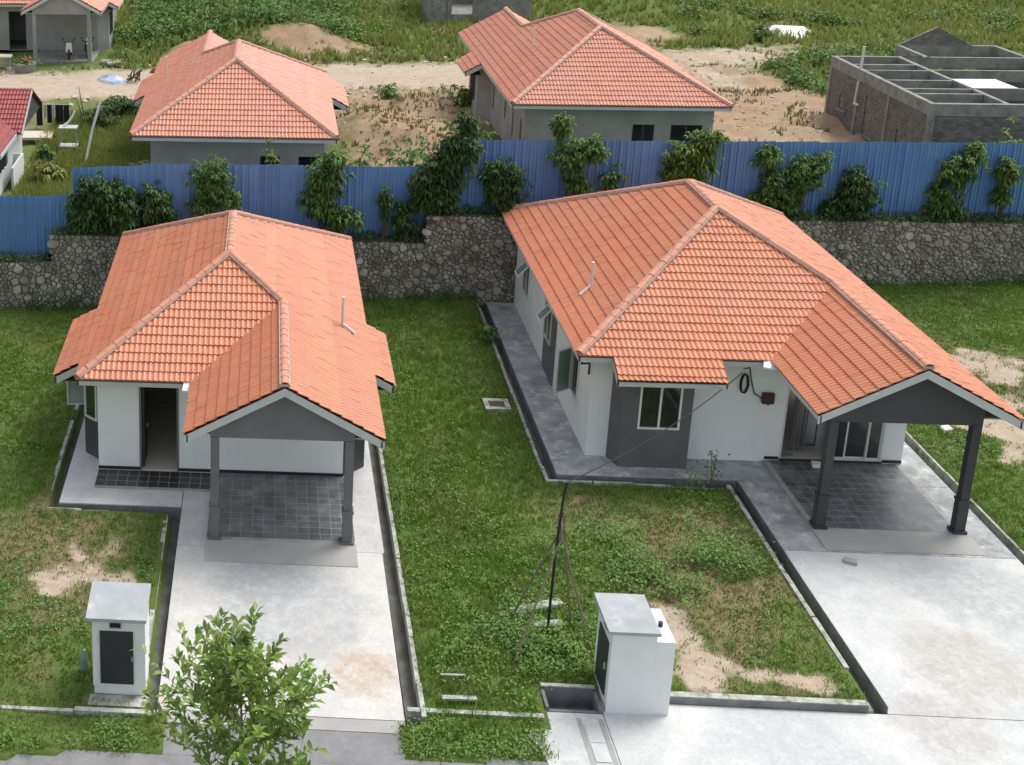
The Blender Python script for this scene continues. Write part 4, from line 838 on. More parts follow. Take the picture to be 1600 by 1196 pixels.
plant('tuft of weeds at the edge of the front walkway', (12.1, 33.7, -.02), 70, .13, 'weed', .5, .55, .45)
for x, y, h_ in ((11.0, 29.7, .5), (11.8, 29.3, .5), (10.2, 30.2, .45), (9.3, 29.8, .4)): pass
P = np.stack([rng.normal(10.5, 1.3, 420), rng.normal(29.8, .8, 420), np.full(420, -.05)], 1); P = P[fbm(P[:, 0], P[:, 1], 1.1, 95) > .5]; weeds('weed_thicket', P, .10, 16, 'weed', 'thick patch of tall green weeds in the right front lawn', 'weeds', .13, .45)
P = np.stack([rng.normal(6.1, .9, 300), rng.normal(26.2, .75, 300), np.full(300, -.05)], 1); P = P[fbm(P[:, 0], P[:, 1], .9, 97) > .42]; weeds('creeper_thicket', P, .10, 14, 'weed', 'dense dark creepers around the foot of the pole props', 'weeds', .14, .35)
P = np.stack([rng.uniform(2.6, 6.3, 420), rng.uniform(22.75, 23.9, 420), np.full(420, -.15)], 1); P = P[fbm(P[:, 0], P[:, 1], .7, 91) > .55]; weeds('verge_weeds', P, .075, 9, 'weed', 'weedy grass verge between the road and the middle lawn', 'weeds', .13, .13)
P = np.stack([rng.uniform(-9, -2.4, 420), rng.uniform(22.3, 23.45, 420), np.full(420, -.15)], 1); P = P[(P[:, 1] > 22.25+.10*(P[:, 0]+2)) & (fbm(P[:, 0], P[:, 1], .7, 92) > .55)]; weeds('verge_weeds', P, .075, 9, 'weed', 'weedy grass verge between the road and the left lawn', 'weeds', .13, .10)

# ---------------------------------------------------------------- young roadside tree in the foreground
def sapling():
    b = (-.42, 19.0, -.18); t = thing('young_tree', 'slim young roadside tree with narrow leaves in front of the left driveway', 'tree', b)
    tr = MB(); path = [np.array([-.42+.03*math.sin(z*2)+.05*z/5.6*0, 19.0+.03*math.cos(z*1.7), z-.18]) for z in np.linspace(0, 5.35, 14)]
    path = [p+np.array([.12*(1-abs(p[2]-2.8)/2.8) if p[2] < 5.6 else 0, 0, 0]) for p in path]
    tr.tube(path, list(np.linspace(.05, .008, 14)), 7, cap=False); part(tr, 'trunk', M['barkp'], t)
    br = MB(); Ps = []; Ds = []
    def twig(p, d, L, n_leaf, r):
        pts = [p]; q = p.copy(); dd = d.copy()
        for i in range(4):
            dd = dd+np.array([random.gauss(0, .12), random.gauss(0, .12), random.gauss(.10, .1)]); dd /= np.linalg.norm(dd); q = q+dd*L/4; pts.append(q.copy())
        br.tube(pts, [r, r*.8, r*.6, r*.45, r*.25], 4, cap=False)
        for i in range(n_leaf):
            f = .25+.75*(i+random.random())/n_leaf*1.0; f = min(f, .999)*4; k = int(f); a = pts[k]+(pts[k+1]-pts[k])*(f-k)
            ang = random.uniform(0, 6.283); Ps.append(a); Ds.append(dd*.75+np.array([math.cos(ang), math.sin(ang), random.uniform(-.25, .55)])*.8)
        return pts
    for i in range(54):
        z = 2.0+3.1*((i+.5)/54)**.9; f = (5.4-z)/3.4; a = i*2.4+random.uniform(-.4, .4); L = .30+1.75*f**.95*random.uniform(.7, 1.1)
        p = np.array([-.42+.05, 19.0, z-.18]); k = min(range(14), key=lambda j: abs(path[j][2]-p[2])); p = path[k]*1.0; p[2] = z-.18
        pts = twig(p, np.array([math.cos(a), math.sin(a), random.uniform(.45, .95)]), L, int(9+13*f), .010)
        for s in range(2 + (f > .4)*2):
            q = pts[random.randint(1, 4)]; ang = random.uniform(0, 6.283); twig(q, np.array([math.cos(ang), math.sin(ang), .6])*.7+(pts[-1]-pts[0])/L*.6, L*.5, int(8+9*f), .005)
    twig(path[-1], np.array([0, 0, 1.]), .22, 6, .008)
    part(br, 'branches', M['barkp'], t)
    P = np.array(Ps); D = np.array(Ds); ln = rng.uniform(.15, .32, len(P)); V, F = leaf_cloud(P, D, ln, ln*.34, fold=.12, droop=.22)
    o = bpy.data.objects.new('crown', np_mesh('crown', V-np.array(b), F, M['leafs'])); col.objects.link(o); o.parent = t
sapling()

# ---------------------------------------------------------------- refuse / meter boxes
t = thing('refuse_box', 'white refuse compartment with dark steel door facing the road, beside the left driveway', 'refuse box', (-3.07, 24.5, -.1))
bx = MB().box(-3.66, -2.50, 24.06, 25.0, .12, 1.80).box(-3.64, -2.52, 24.09, 24.98, -.3, .118); part(bx, 'body', M['boxw'], t)
part(MB().hexa([(-3.78, 23.95, 1.82), (-2.46, 23.95, 1.82), (-2.46, 25.12, 1.95), (-3.78, 25.12, 1.95)], [(-3.78, 23.95, 1.90), (-2.46, 23.95, 1.90), (-2.46, 25.12, 2.03), (-3.78, 25.12, 2.03)]), 'cap', M['boxtop'], t)
d_ = part(MB().box(-3.49, -2.76, 24.03, 24.058, .20, 1.53), 'door', M['navy'], t); part(MB().box(-2.80, -2.775, 24.005, 24.03, .8, .92), 'latch', M['metal'], d_)
[part(MB().tube([(-3.495, 24.04, z), (-3.495, 24.04, z+.1)], .018, 6), 'hinge', M['metal'], t) for z in (.4, 1.25)]; part(MB().box(-3.28, -3.01, 24.02, 24.058, 1.61, 1.63).box(-3.28, -3.01, 24.02, 24.058, 1.76, 1.775).box(-3.28, -3.262, 24.02, 24.058, 1.63, 1.76).box(-3.028, -3.01, 24.02, 24.058, 1.63, 1.76), 'vent_frame', M['boxtop'], t); part(MB().box(-3.262, -3.028, 24.04, 24.059, 1.63, 1.76), 'vent', M['dark'], t)
tag(part_s := MB().box(-3.74, -2.44, 23.7, 24.05, -.3, -.10).build('base_slab', M['kerb']), 'broken concrete slab at the foot of the left refuse box', 'slab')
t = thing('refuse_box', 'tall white refuse compartment with grey cap and side door beside the right lawn', 'refuse box', (8.1, 24.95, -.17))
part(MB().box(7.47, 8.40, 24.33, 25.50, -.3, 1.84), 'body', M['boxw'], t); part(MB().box(8.402, 8.79, 24.333, 25.52, -.3, 1.65), 'low_extension', M['boxw'], t)
part(MB().hexa([(7.36, 24.24, 1.842), (8.44, 24.24, 1.842), (8.44, 25.60, 1.842), (7.36, 25.60, 1.842)], [(7.36, 24.24, 1.92), (8.44, 24.24, 1.92), (8.44, 25.60, 1.94), (7.36, 25.60, 1.94)]), 'cap', M['boxtop'], t)
d_ = part(MB().box(7.44, 7.468, 24.52, 25.26, .12, 1.45), 'door', M['navy'], t); part(MB().box(7.41, 7.44, 24.56, 24.6, .75, .9), 'latch', M['metal'], d_)
[part(MB().tube([(7.45, 25.27, z), (7.45, 25.27, z+.1)], .018, 6), 'hinge', M['metal'], t) for z in (.35, 1.15)]; part(MB().box(7.455, 7.469, 24.75, 25.02, 1.58, 1.74), 'vent', M['dark'], t)
part(MB().tube([(8.62, 24.9, 1.65), (8.62, 24.9, 1.75)], .05, 10), 'pipe_stub', M['black'], t)

# ---------------------------------------------------------------- cable pole propped by poles, service cable
PB = np.array([6.71, 26.77, 0.]); PT = np.array([6.87, 26.77, 3.98])
t = thing('cable_riser', 'thin black cable riser standing in the middle lawn between wooden props', 'cable pole', tuple(PB))
part(MB().tube([PB-[0, 0, .1], PB*.5+PT*.5+[-.05, 0, 0], PT-[.05, 0, .35], PT-[.01, 0, .1], PT], [.032]*5, 8), 'pipe', M['black'], t)
for i, (x, y, lab, k) in enumerate(((5.95, 27.35, 'wooden prop leaning from the back left to the cable riser', .66), (7.62, 26.35, 'wooden prop leaning from the right to the cable riser', .70), (5.72, 25.6, 'pale wooden prop leaning from the front left to the cable riser', .62), (7.35, 27.2, 'wooden prop leaning from the back right to the cable riser', .75))):
    a = np.array([x, y, -.1]); e = PB+(PT-PB)*k+np.array([.03*(i-1.5), .03, 0]); tag(MB().tube([a, (a+e)/2+[0, 0, .02], e+(e-a)*.08], [.03, .027, .022], 6).build('wooden_prop', M['wood']), lab, 'prop', 'props around the cable riser')
hk = np.array([13.72, 35.30, 2.85])
tag(MB().tube([PT+(hk-PT)*s+np.array([0, 0, -.55*4*s*(1-s)*.5]) for s in np.linspace(0, 1, 18)], .014, 5).build('service_cable', M['black']), 'thin black service cable sagging from the riser to the right bungalow', 'cable')
lp = []
for k in range(5*14+1):
    a = 2*math.pi*k/14; lp.append((13.78+.10*math.cos(a)+.01*(k//14), 35.30-.01*(k/14), 2.52+.30*math.sin(a)))
tag(MB().tube(lp, .012, 4).build('cable_coil', M['black']), 'coil of spare black cable hanging on the right bungalow wall', 'cable coil')
tag(MB().tube([(13.75, 35.31, 2.95), (13.9, 35.29, 3.02), (14.0, 35.3, 2.6), (14.12, 35.3, 2.2), (14.36, 35.30, 2.05)], .018, 5).build('feed_cable', M['black']), 'black cable looping down to the maroon meter box', 'cable')
t = thing('meter_box', 'small maroon electricity meter box on the right bungalow wall', 'meter box', (14.53, 35.32, 2.0)); part(MB().box(14.36, 14.69, 35.25, 35.372, 1.90, 2.22), 'case', M['maroon'], t); part(MB().box(14.40, 14.65, 35.235, 35.25, 1.95, 2.17), 'cover', M['maroon'], t); part(MB().tube([(14.55, 35.31, 1.90), (14.55, 35.31, 1.84)], .03, 6), 'gland', M['black'], t)
t = thing('manhole', 'square concrete manhole with rusty cover in the grass between the bungalows', 'manhole', (7.45, 38.47, 0)); part(MB().box(7.05, 7.85, 38.10, 38.26, -.2, .06).box(7.05, 7.85, 38.68, 38.84, -.2, .06).box(7.05, 7.2, 38.26, 38.68, -.2, .06).box(7.7, 7.85, 38.26, 38.68, -.2, .06), 'frame', M['kerb'], t); part(MB().box(7.2, 7.7, 38.26, 38.68, -.2, .02), 'cover', M['rust'], t)
def slab(label, c, s, rz, m='kerb', tilt=0, name='concrete_slab', cat='slab'):
    o = MB().box(-s[0]/2, s[0]/2, -s[1]/2, s[1]/2, 0, s[2]).build(name, M[m]); o.location = c; o.rotation_euler = (tilt, 0, rz); return tag(o, label, cat)
slab('long broken white slab lying behind the cable riser', (6.65, 27.75, -.02), (1.35, .24, .09), .38, 'kerb'); slab('short white slab lying beside the cable riser', (6.75, 27.1, -.03), (.8, .2, .09), .12, 'kerb', .1)
slab('small pale slab in the middle lawn near the road kerb', (4.35, 24.35, -.02), (.75, .12, .05), .03); slab('white strip lying in the middle lawn', (4.3, 25.05, .04), (.55, .05, .03), .02, 'kerb')
slab('broken brick lying on the right driveway', (15.0, 30.25, -.01), (.30, .2, .08), -.4, 'ramp', 0, 'loose_brick', 'brick')
slab('white bag lying at the doorway of the right bungalow', (16.15, 35.05, .06), (.5, .2, .12), -.15, 'aluw', 0, 'white_bag', 'bag')
o = MB().tube([(-3.98, 24.75, -.05), (-3.97, 24.72, .35), (-3.93, 24.68, .55)], [.09, .10, .03], 8).build('pipe_end', M['glassg']); tag(o, 'green capped pipe in the weeds left of the left refuse box', 'pipe')
slab('scrap of white litter on the grass right of the right bungalow', (20.9, 37.7, .03), (.28, .2, .08), .3, 'aluw', .2, 'litter', 'litter')
# ---------------------------------------------------------------- beyond the fence: unfinished brick house
bt = thing('brick_shell', 'roofless brick house shell with concrete ring beams at the top right', 'house', (33.5, 64, 2.45))
Z0, ZB, ZT = 2.2, 5.05, 5.60; bl = dict()
def bwall(p, q, m, op=(), rows=True):
    p, q = np.array(p, float), np.array(q, float); L = np.linalg.norm(q-p); d = (q-p)/L; n = np.array([-d[1], d[0]])
    mb = MB(); wall_seg(mb, p, q, Z0, ZB, .14, op); return part(mb, 'brick_wall', M[m], bt)
BX0, BX1, BY0, BY1 = 29.0, 38.6, 57.6, 68.0
bwall((BX0+.2, BY0), (BX1, BY0), 'brickg'); bwall((BX0, BY1), (BX0, BY0+.2), 'brick', [(1.3, 2.1, 3.2, 4.0), (4.2, 5.3, 2.6, 4.5), (7.6, 8.7, 2.3, 3.7)]); bwall((33.1, BY1+.02), (BX0, BY1+.02), 'brick'); bwall((BX1, BY0), (BX1, 71.2), 'brick'); bwall((33.6, 71.2), (33.6, BY1+.1), 'brick'); bwall((BX1, 71.2), (33.6, 71.2), 'brickg', [(.8, 1.6, 2.9, 4.6), (2.4, 3.4, 2.9, 4.6)])
bwall((32.2, BY0+.2), (32.2, BY1), 'brickg', [(2, 3, 2.2, 4.4), (6, 7, 2.2, 4.4)])
for y in (60.2, 62.2, 65.4): bwall((BX0+.2, y), (32.0, y), 'brickg', [(1.2, 2.0, 2.2, 4.4)])
# every course of the near wall is laid brick by brick where it shows over the fence
bmesh_b = MB().box(0, .205, -.012, .05, 0, .068).mesh('brick', M['brickg']); nb = 0
nw = [c for c in bt.children if c.name.startswith('brick_wall')][0]
for r in range(37):
    for i in range(15):
        x0 = BX0+.25+.225*i+(.11 if r % 2 else 0); z = 5.0-.078*(r+1)
        if z < 3.4 or nb >= 300: continue
        o = bpy.data.objects.new('brick', bmesh_b); col.objects.link(o); o.parent = nw; o.location = (x0, BY0-random.uniform(.0, .012), z); nb += 1
BP = [(1.3, 2.1, 3.2, 4.0), (4.2, 5.3, 2.6, 4.5), (7.6, 8.7, 2.3, 3.7)]
for s0, s1, a, b in BP: part(MB().box(BX0+.05, BX0+.12, BY1-s1, BY1-s0, a, b), 'window_infill', M['brickg'], bt); part(MB().box(BX0-.06, BX0+.1, BY1-s1-.1, BY1-s0+.1, a-.1, a-.001), 'window_sill', M['beam'], bt)
def beam(a, b, w_=.22): part(MB().bar((*a, (ZB+ZT)/2), (*b, (ZB+ZT)/2), w_, ZT-ZB), 'ring_beam', M['beam'], bt)
beam((BX0+.07, BY0-.05), (BX0+.07, BY1+.1)); beam((BX0+.19, BY0+.07), (BX1, BY0+.07), .23); beam((BX0+.19, BY1), (33.4, BY1), .2); beam((32.25, BY0+.2), (32.25, BY1-.12), .2); beam((33.65, BY1-.1), (33.65, 71.3), .2); beam((33.8, 71.2), (BX1-.1, 71.2), .2); beam((BX1, BY0+.2), (BX1, 71.3), .2)
for y in (59.6, 60.6, 62.4, 64.6, 66.0): beam((BX0+.19, y), (32.13, y), .16)
for y in (60.8, 64.8, 68.0): beam((32.37, y), (BX1-.12, y), .17)
for x, y in ((BX0+.08, BY0+.06), (BX0+.08, 61.5), (BX0+.08, 64.7), (BX0+.08, BY1)): part(MB().box(x-.13, x+.11, y-.12, y+.12, Z0, ZB-.002), 'column', M['beam'], bt)
gb = MB().add([(33.6, 71.12, ZT), (37.4, 71.12, ZT), (35.5, 71.12, ZT+1.0), (33.6, 71.28, ZT), (37.4, 71.28, ZT), (35.5, 71.28, ZT+1.0)], [(0, 1, 2), (5, 4, 3), (1, 4, 5, 2), (0, 2, 5, 3)]); part(gb, 'gable_wall', M['brickg'], bt)
slab('white sheet laid over the beams of the brick shell', (33.2, 61.6, 5.62), (2.0, 1.9, .03), .02, 'aluw', 0, 'white_sheet', 'sheet')
tag(MB().tube([(29.1, 65.0, 5.6), (29.12, 65.0, 6.7)], .07, 8).build('upright_pipe', M['pvc']), 'white pipe standing up from the beam of the brick shell', 'pipe')
tag(MB().tube([(28.93, 64.7, 5.0), (28.9, 64.7, 3.9)], .05, 6).tube([(28.9, 64.75, 3.9), (28.9, 64.3, 3.9)], .06, 6).build('wall_pipe', M['pvc']), 'short white pipe hanging on the side wall of the brick shell', 'pipe')
# far grey block house
t = thing('block_shell', 'grey block house shell half hidden behind scrub at the top centre', 'house', (15.2, 97, 2.6))
w = MB(); wall_seg(w, (11.6, 94.8), (18.9, 94.8), 2.2, 6.4, .15, [(1.6, 3.1, 3.1, 5.0)]); wall_seg(w, (18.9, 94.95), (18.9, 101), 2.2, 6.4, .15); wall_seg(w, (18.7, 101), (11.6, 101), 2.2, 6.4, .15); wall_seg(w, (11.6, 100.8), (11.6, 94.95), 2.2, 6.4, .15); part(w, 'block_wall', M['beam'], t); part(MB().box(11.7, 18.8, 95, 100.8, 2.2, 2.9), 'floor_slab', M['beam'], t); part(MB().box(12.9, 13.1, 94.7, 94.78, 2.4, 6.4).box(14.75, 14.95, 94.7, 94.78, 2.4, 6.4), 'column', M['beam'], t)
# ---------------------------------------------------------------- white house at the left edge
wt2 = thing('white_house', 'white house with dark red tiled roof at the left edge', 'house', (-13.2, 53, 2.45))
w = MB(); wall_seg(w, (-15.5, 50.2), (-11.35, 50.2), 2.2, 5.0, .13); wall_seg(w, (-11.35, 50.33), (-11.35, 57), 2.2, 5.0, .13, [(.9, 3.4, 3.3, 4.9)]); wall_seg(w, (-11.48, 57), (-15.5, 57), 2.2, 5.0, .13); part(w, 'wall', M['boxw'], wt2)
part(MB().box(-11.0, -10.9, 52.6, 55.0, 2.2, 3.45).box(-11.35, -11.0, 54.9, 55.0, 2.2, 3.45), 'veranda_wall', M['boxw'], wt2)
part(MB().box(-11.46, -11.42, 51.2, 53.7, 3.3, 4.9), 'dark_window', M['dark'], wt2)
for y in (51.7, 52.3, 52.9, 53.4): part(MB().box(-11.40, -11.36, y, y+.04, 3.3, 4.9), 'window_bar', M['dgrey'], wt2)
def simple_plane(P0, U, V, m_, plan, parent, mname):
    pl = Plane('p', P0, U, V, m_); pl.piece(plan); dk = MB()
    for q in pl.pieces: dk.add([pl.pt(u, v, -.01) for u, v in q]+[pl.pt(u, v, -.05) for u, v in q], [tuple(range(len(q))), tuple(range(len(q), 2*len(q)))[::-1]])
    return pl, dk
p1, d1 = simple_plane((-10.62, 0, 5.15), (0, 1, 0), (-1, 0, 0), .5, [(-10.62, 48.6), (-10.62, 52.2), (-13.0, 54.3), (-15.5, 54.3), (-15.5, 48.6)], wt2, 'tile_red')
p2, d2 = simple_plane((0, 52.0, 5.15), (1, 0, 0), (0, 1, 0), .5, [(-13.3, 52.0), (-10.35, 52.0), (-10.35, 54.6), (-13.3, 54.6)], wt2, 'tile_red')
p3, d3 = simple_plane((0, 57.2, 5.15), (-1, 0, 0), (0, -1, 0), .5, [(-15.5, 57.2), (-10.35, 57.2), (-10.35, 54.6), (-15.5, 54.6)], wt2, 'tile_red')
rf = MB(); [rf.add(d.v, d.f) for d in (d1, d2, d3)]; rfo = part(rf, 'roof', M['deck'], wt2)
rfo_tiles = (p2, p1, p3)
roof_tiles(rfo, rfo_tiles, 120, 'tile_red')
part(MB().add([(-10.45, 52.1, 5.10), (-10.45, 57.1, 5.10), (-10.45, 54.6, 6.36), (-10.55, 52.1, 5.10), (-10.55, 57.1, 5.10), (-10.55, 54.6, 6.36)], [(0, 1, 2), (5, 4, 3), (0, 2, 5, 3), (1, 4, 5, 2), (0, 3, 4, 1)]), 'gable_board', M['dgrey'], wt2)
part(MB().bar((-10.34, 51.95, 5.10), (-10.34, 54.6, 6.42), .04, .16), 'bargeboard', M['fascia'], rfo); part(MB().bar((-10.57, 48.6, 5.08), (-10.57, 52.2, 5.08), .05, .16), 'fascia', M['fascia'], rfo)
# ---------------------------------------------------------------- yard clutter beyond the fence
def gz(x, y): return float(back_z(x, y))
tag(MB().tube([(-8.44, 57.1, 2.4), (-8.16, 57.6, 3.8), (-7.78, 58.0, 5.17)], .06, 7).build('white_pole', M['aluw']), 'long white pole leaning over the tall grass', 'pole')
t = thing('rack', 'pale metal rack standing in the tall grass beside the white house', 'rack', (-9.5, 59, 2.45))
for x in (-9.87, -9.10): part(MB().bar((x, 58.7, 2.3), (x, 58.7, 3.66), .035), 'upright', M['metal'], t); part(MB().bar((x, 59.2, 2.3), (x, 59.2, 3.66), .035), 'upright', M['metal'], t)
for z in (2.72, 3.62): part(MB().box(-9.93, -9.04, 58.68, 58.78, z, z+.05), 'shelf_slat', M['aluw'], t); part(MB().box(-9.93, -9.04, 58.9, 59.0, z, z+.05), 'shelf_slat', M['aluw'], t); part(MB().box(-9.93, -9.04, 59.12, 59.22, z, z+.05), 'shelf_slat', M['aluw'], t)
tag(MB().tube([(-9.72, 58.9, 3.70), (-9.5, 59.0, 3.85), (-9.3, 59.1, 4.1), (-9.18, 59.2, 4.40)], .05, 6).build('bent_pipe', M['aluw']), 'bent white pipe lying on the metal rack', 'pipe')
t = thing('clothes_rail', 'clothes rail hung with dark laundry behind the white house', 'clothes rail', (-10.9, 63, 2.45)); part(MB().tube([(-11.75, 63, 2.3), (-11.75, 63, 3.74), (-10.0, 63, 3.74), (-10.0, 63, 2.3)], .025, 5), 'rail', M['metal'], t)
for i, (x, wd_, hh, m_) in enumerate(((-11.58, .30, 1.1, 'cloth'), (-11.30, .14, .7, 'clothw'), (-11.08, .26, .95, 'cloth'), (-10.86, .15, .65, 'clothw'), (-10.57, .40, 1.1, 'cloth'), (-10.2, .26, .9, 'cloth'))):
    q = MB(); n = 5; fr_ = [(x-wd_/2+wd_*k/n, 63+.06*math.sin(k*2.1+i), z) for z in (3.73, 3.73-hh) for k in range(n+1)]; bk = [(a, b-.02, c) for a, b, c in fr_]
    q.add(fr_+bk, [(k, k+1, n+2+k, n+1+k) for k in range(n)]+[(2*(n+1)+n+1+k, 2*(n+1)+n+2+k, 2*(n+1)+k+1, 2*(n+1)+k) for k in range(n)]); tag(q.build('garment', M[m_]), ['black garment at the left end of the clothes rail', 'white garment between two black ones on the left of the rail', 'black garment between the two white ones on the rail', 'white garment in the middle of the clothes rail', 'wide black garment right of the middle of the rail', 'black garment at the right end of the clothes rail'][i], 'garment', 'laundry on the rail')
slab('pale weathered platform behind the red-roofed white house', (-11.3, 60.6, 2.7), (1.5, 1.3, .12), .05, 'debris', 0, 'platform', 'platform')
dt = MB()
for dx, dz, k in ((-.4, 1.3, 0), (-.25, 1.9, 0), (.5, .5, .3), (.3, .8, .2)): dt.tube([(-9.4, 64.2, 2.3), (-9.45+dx*.5, 64.2+k, 2.4+dz*.5), (-9.5+dx, 64.3, 2.5+dz)], [.05, .035, .012], 5)
t = thing('bare_tree', 'small leafless tree behind the clothes rail', 'tree', (-9.4, 64.2, 2.3)); part(dt, 'trunk', M['bark'], t)
# heap under a blue tarpaulin, bricks, planter, table, rubble
hp = MB(); n = 9; C = np.array([-9.25, 74.3, 2.4])
ring = lambda r, z: [tuple(C+np.array([1.0*r*math.cos(a)*(1+.12*math.sin(3*a)), .8*r*math.sin(a), z+.05*math.sin(5*a)])) for a in np.linspace(0, 6.283, n, endpoint=False)]
hp.add(ring(1, -.1)+ring(.75, .16)+ring(.3, .38)+[tuple(C+np.array([.25, 0, .48]))], [(r*n+i, r*n+(i+1) % n, (r+1)*n+(i+1) % n, (r+1)*n+i) for r in range(2) for i in range(n)]+[(2*n+i, 2*n+(i+1) % n, 3*n) for i in range(n)]); tag(hp.build('tarp_heap', M['tarp']), 'low heap covered with a blue and white tarpaulin beside the dirt road', 'tarpaulin')
hb = MB(); rb = random.Random(3)
for i in range(14): hb.bar((-8.0+rb.uniform(-.4, .4), 74.2+rb.uniform(-.3, .3), 2.5), (-7.9+rb.uniform(-.5, .5), 74.2+rb.uniform(-.4, .4), 2.8+rb.uniform(0, .5)), .05)
tag(hb.build('brushwood_heap', M['bark']), 'dark heap of cut branches right of the blue tarpaulin', 'brushwood')
t = thing('brick_stack', 'small stack of red bricks at the edge of the dirt road', 'brick stack', (-6.8, 76.5, 2.5))
for r in range(3):
    for i in range(5-r): part(MB().box(-7.2+.22*i+.1*r, -6.99+.22*i+.1*r, 76.4, 76.65, 2.5+.11*r, 2.605+.11*r), 'brick', M['redbrick'], t)
t = thing('worktable', 'pale slab table in front of the grey bungalow at top left', 'table', (-17, 77.6, 2.5)); part(MB().box(-18.2, -15.9, 77.2, 78.0, 3.15, 3.25), 'top', M['debris'], t); [part(MB().box(x, x+.3, 77.3, 77.9, 2.4, 3.148), 'leg', M['beam'], t) for x in (-18.1, -16.3)]
t = thing('planter', 'round planter with red flowers and leaves in front of the grey bungalow', 'planter', (-14.9, 76.6, 2.5)); part(MB().tube([(-14.9, 76.6, 2.4), (-14.9, 76.6, 3.0)], [.6, .75], 12), 'pot', M['beam'], t)
Pq = np.array([[-14.9, 76.6, 3.0]])+rng.normal(0, .35, (90, 3))*[1, .8, .4]; V, F = leaf_cloud(Pq, rng.normal(0, 1, (90, 3))+[0, 0, .6], .4, .14); o = bpy.data.objects.new('foliage', np_mesh('foliage', V-np.array([-14.9, 76.6, 2.5]), F, M['leafm'])); col.objects.link(o); o.parent = t
Pq = np.array([[-14.8, 76.5, 3.25]])+rng.normal(0, .22, (30, 3))*[1, .8, .3]; V, F = leaf_cloud(Pq, rng.normal(0, 1, (30, 3)), .22, .14); o = bpy.data.objects.new('flowers', np_mesh('flowers', V-np.array([-14.9, 76.6, 2.5]), F, M['redbrick'])); col.objects.link(o); o.parent = t
def motorcycle(label, c, rz, m2):
    t = thing('motorcycle', label, 'motorcycle', c, 'motorcycles in the carport', rz, local=True)
    for y in (-.62, .62):
        ty = MB().tube([(0, y+.27*math.cos(a), +.29+.27*math.sin(a)) for a in np.linspace(0, 6.283, 15)], .07, 6, cap=False); w_ = ty.build('wheel', M['black'], t); MB().tube([(-.05, y, .29), (.05, y, .29)], .06, 8).build('hub', M['metal'], w_)
    MB().hexa([(-.15, -.35, .24), (.15, -.35, .24), (.16, .55, .38), (-.16, .55, .38)], [(-.15, -.32, .68), (.15, -.32, .68), (.17, .72, .76), (-.17, .72, .76)]).build('body', M['black'], t)
    MB().hexa([(-.12, -.1, .70), (.12, -.1, .70), (.12, .75, .76), (-.12, .75, .76)], [(-.09, -.05, .80), (.09, -.05, .80), (.09, .72, .86), (-.09, .72, .86)]).build('seat', M['black'], t)
    MB().hexa([(-.22, -.54, .42), (.22, -.54, .42), (.20, -.42, .42), (-.20, -.42, .42)], [(-.17, -.48, 1.02), (.17, -.48, 1.02), (.14, -.34, 1.02), (-.14, -.34, 1.02)]).build('front_shield', M[m2], t)
    MB().tube([(-.36, -.28, 1.06), (0, -.38, 1.0), (.36, -.28, 1.06)], .022, 6).build('handlebar', M['black'], t); MB().tube([(0, -.40, .98), (0, -.62, .29)], .035, 6).build('fork', M['metal'], t); MB().tube([(0, -.52, .92), (0, -.44, .92)], .08, 8).build('headlamp', M['aluw'], t)
    for s in (-1, 1): MB().tube([(s*.30, -.3, 1.06), (s*.36, -.33, 1.2)], .012, 4).obox((s*.37, -.33, 1.24), (1, 0, 0), (0, 1, 0), (0, 0, 1), .06, .012, .04).build('mirror', M['black'], t)
motorcycle('motorcycle parked left of the other in the far carport', (-12.75, 80.6, 2.56), .1, 'aluw'); motorcycle('motorcycle parked nearest the right column of the far carport', (-11.6, 81.0, 2.56), .05, 'black')
o = MB().tube([(-11.55, 80.6, 3.62), (-11.55, 80.6, 3.72), (-11.55, 80.6, 3.82)], [.10, .13, .06], 8).build('helmet', M['aluw']); tag(o, 'white helmet resting on the right-hand motorcycle in the far carport', 'helmet')
slab('grey concrete step beside the far carport', (-9.9, 79.1, 2.4), (1.2, .8, .3), .1, 'beam'); slab('white board on the ground by the far carport', (-9.6, 78.4, 2.6), (.9, .4, .12), .4, 'debris')
# ---------------------------------------------------------------- vegetation and rubble beyond the fence
def back_pts(n, x0, x1, y0, y1, f=None):
    x, y = pts_in(n, x0, x1, y0, y1); ok = (y > wall_y(x)+1.2) & (road_mask(x, y)+(fbm(x, y, 3, 31)-.5)*.5 < .42) & (clay_mask(x, y)+(fbm(x, y, 2.2, 33)-.5)*.6 < .42)
    for a, b, c, d in ((-5.4, 2.9, 50, 66), (10.5, 20.2, 56, 73.5), (28.8, 39, 57.4, 71.4), (-20.5, -10.2, 78, 92), (-15.6, -10.8, 48.6, 57.4), (11.4, 19, 94.6, 101)): ok &= ~((x > a) & (x < b) & (y > c) & (y < d))
    if f is not None: ok &= f(x, y)
    x, y = x[ok], y[ok]; return np.stack([x, y, back_z(x, y)-.03], 1)
P = back_pts(9000, -11, -5, 46.5, 66); scatter_blades('tall_grass', P, .2+.5*fbm(P[:, 0], P[:, 1], 2, 61), .045, 5, 'lime', .6, 'bright green tall grass between the white house and the fence', 'grass')
P = back_pts(26000, -12, 60, 76, 125, lambda x, y: R_(x) > .2); scatter_blades('hillside_grass', P, .35+.5*fbm(P[:, 0], P[:, 1], 6, 63), .10, 5, 'lime', .6, 'tall yellow-green grass on the hillside beyond the dirt road', 'grass')
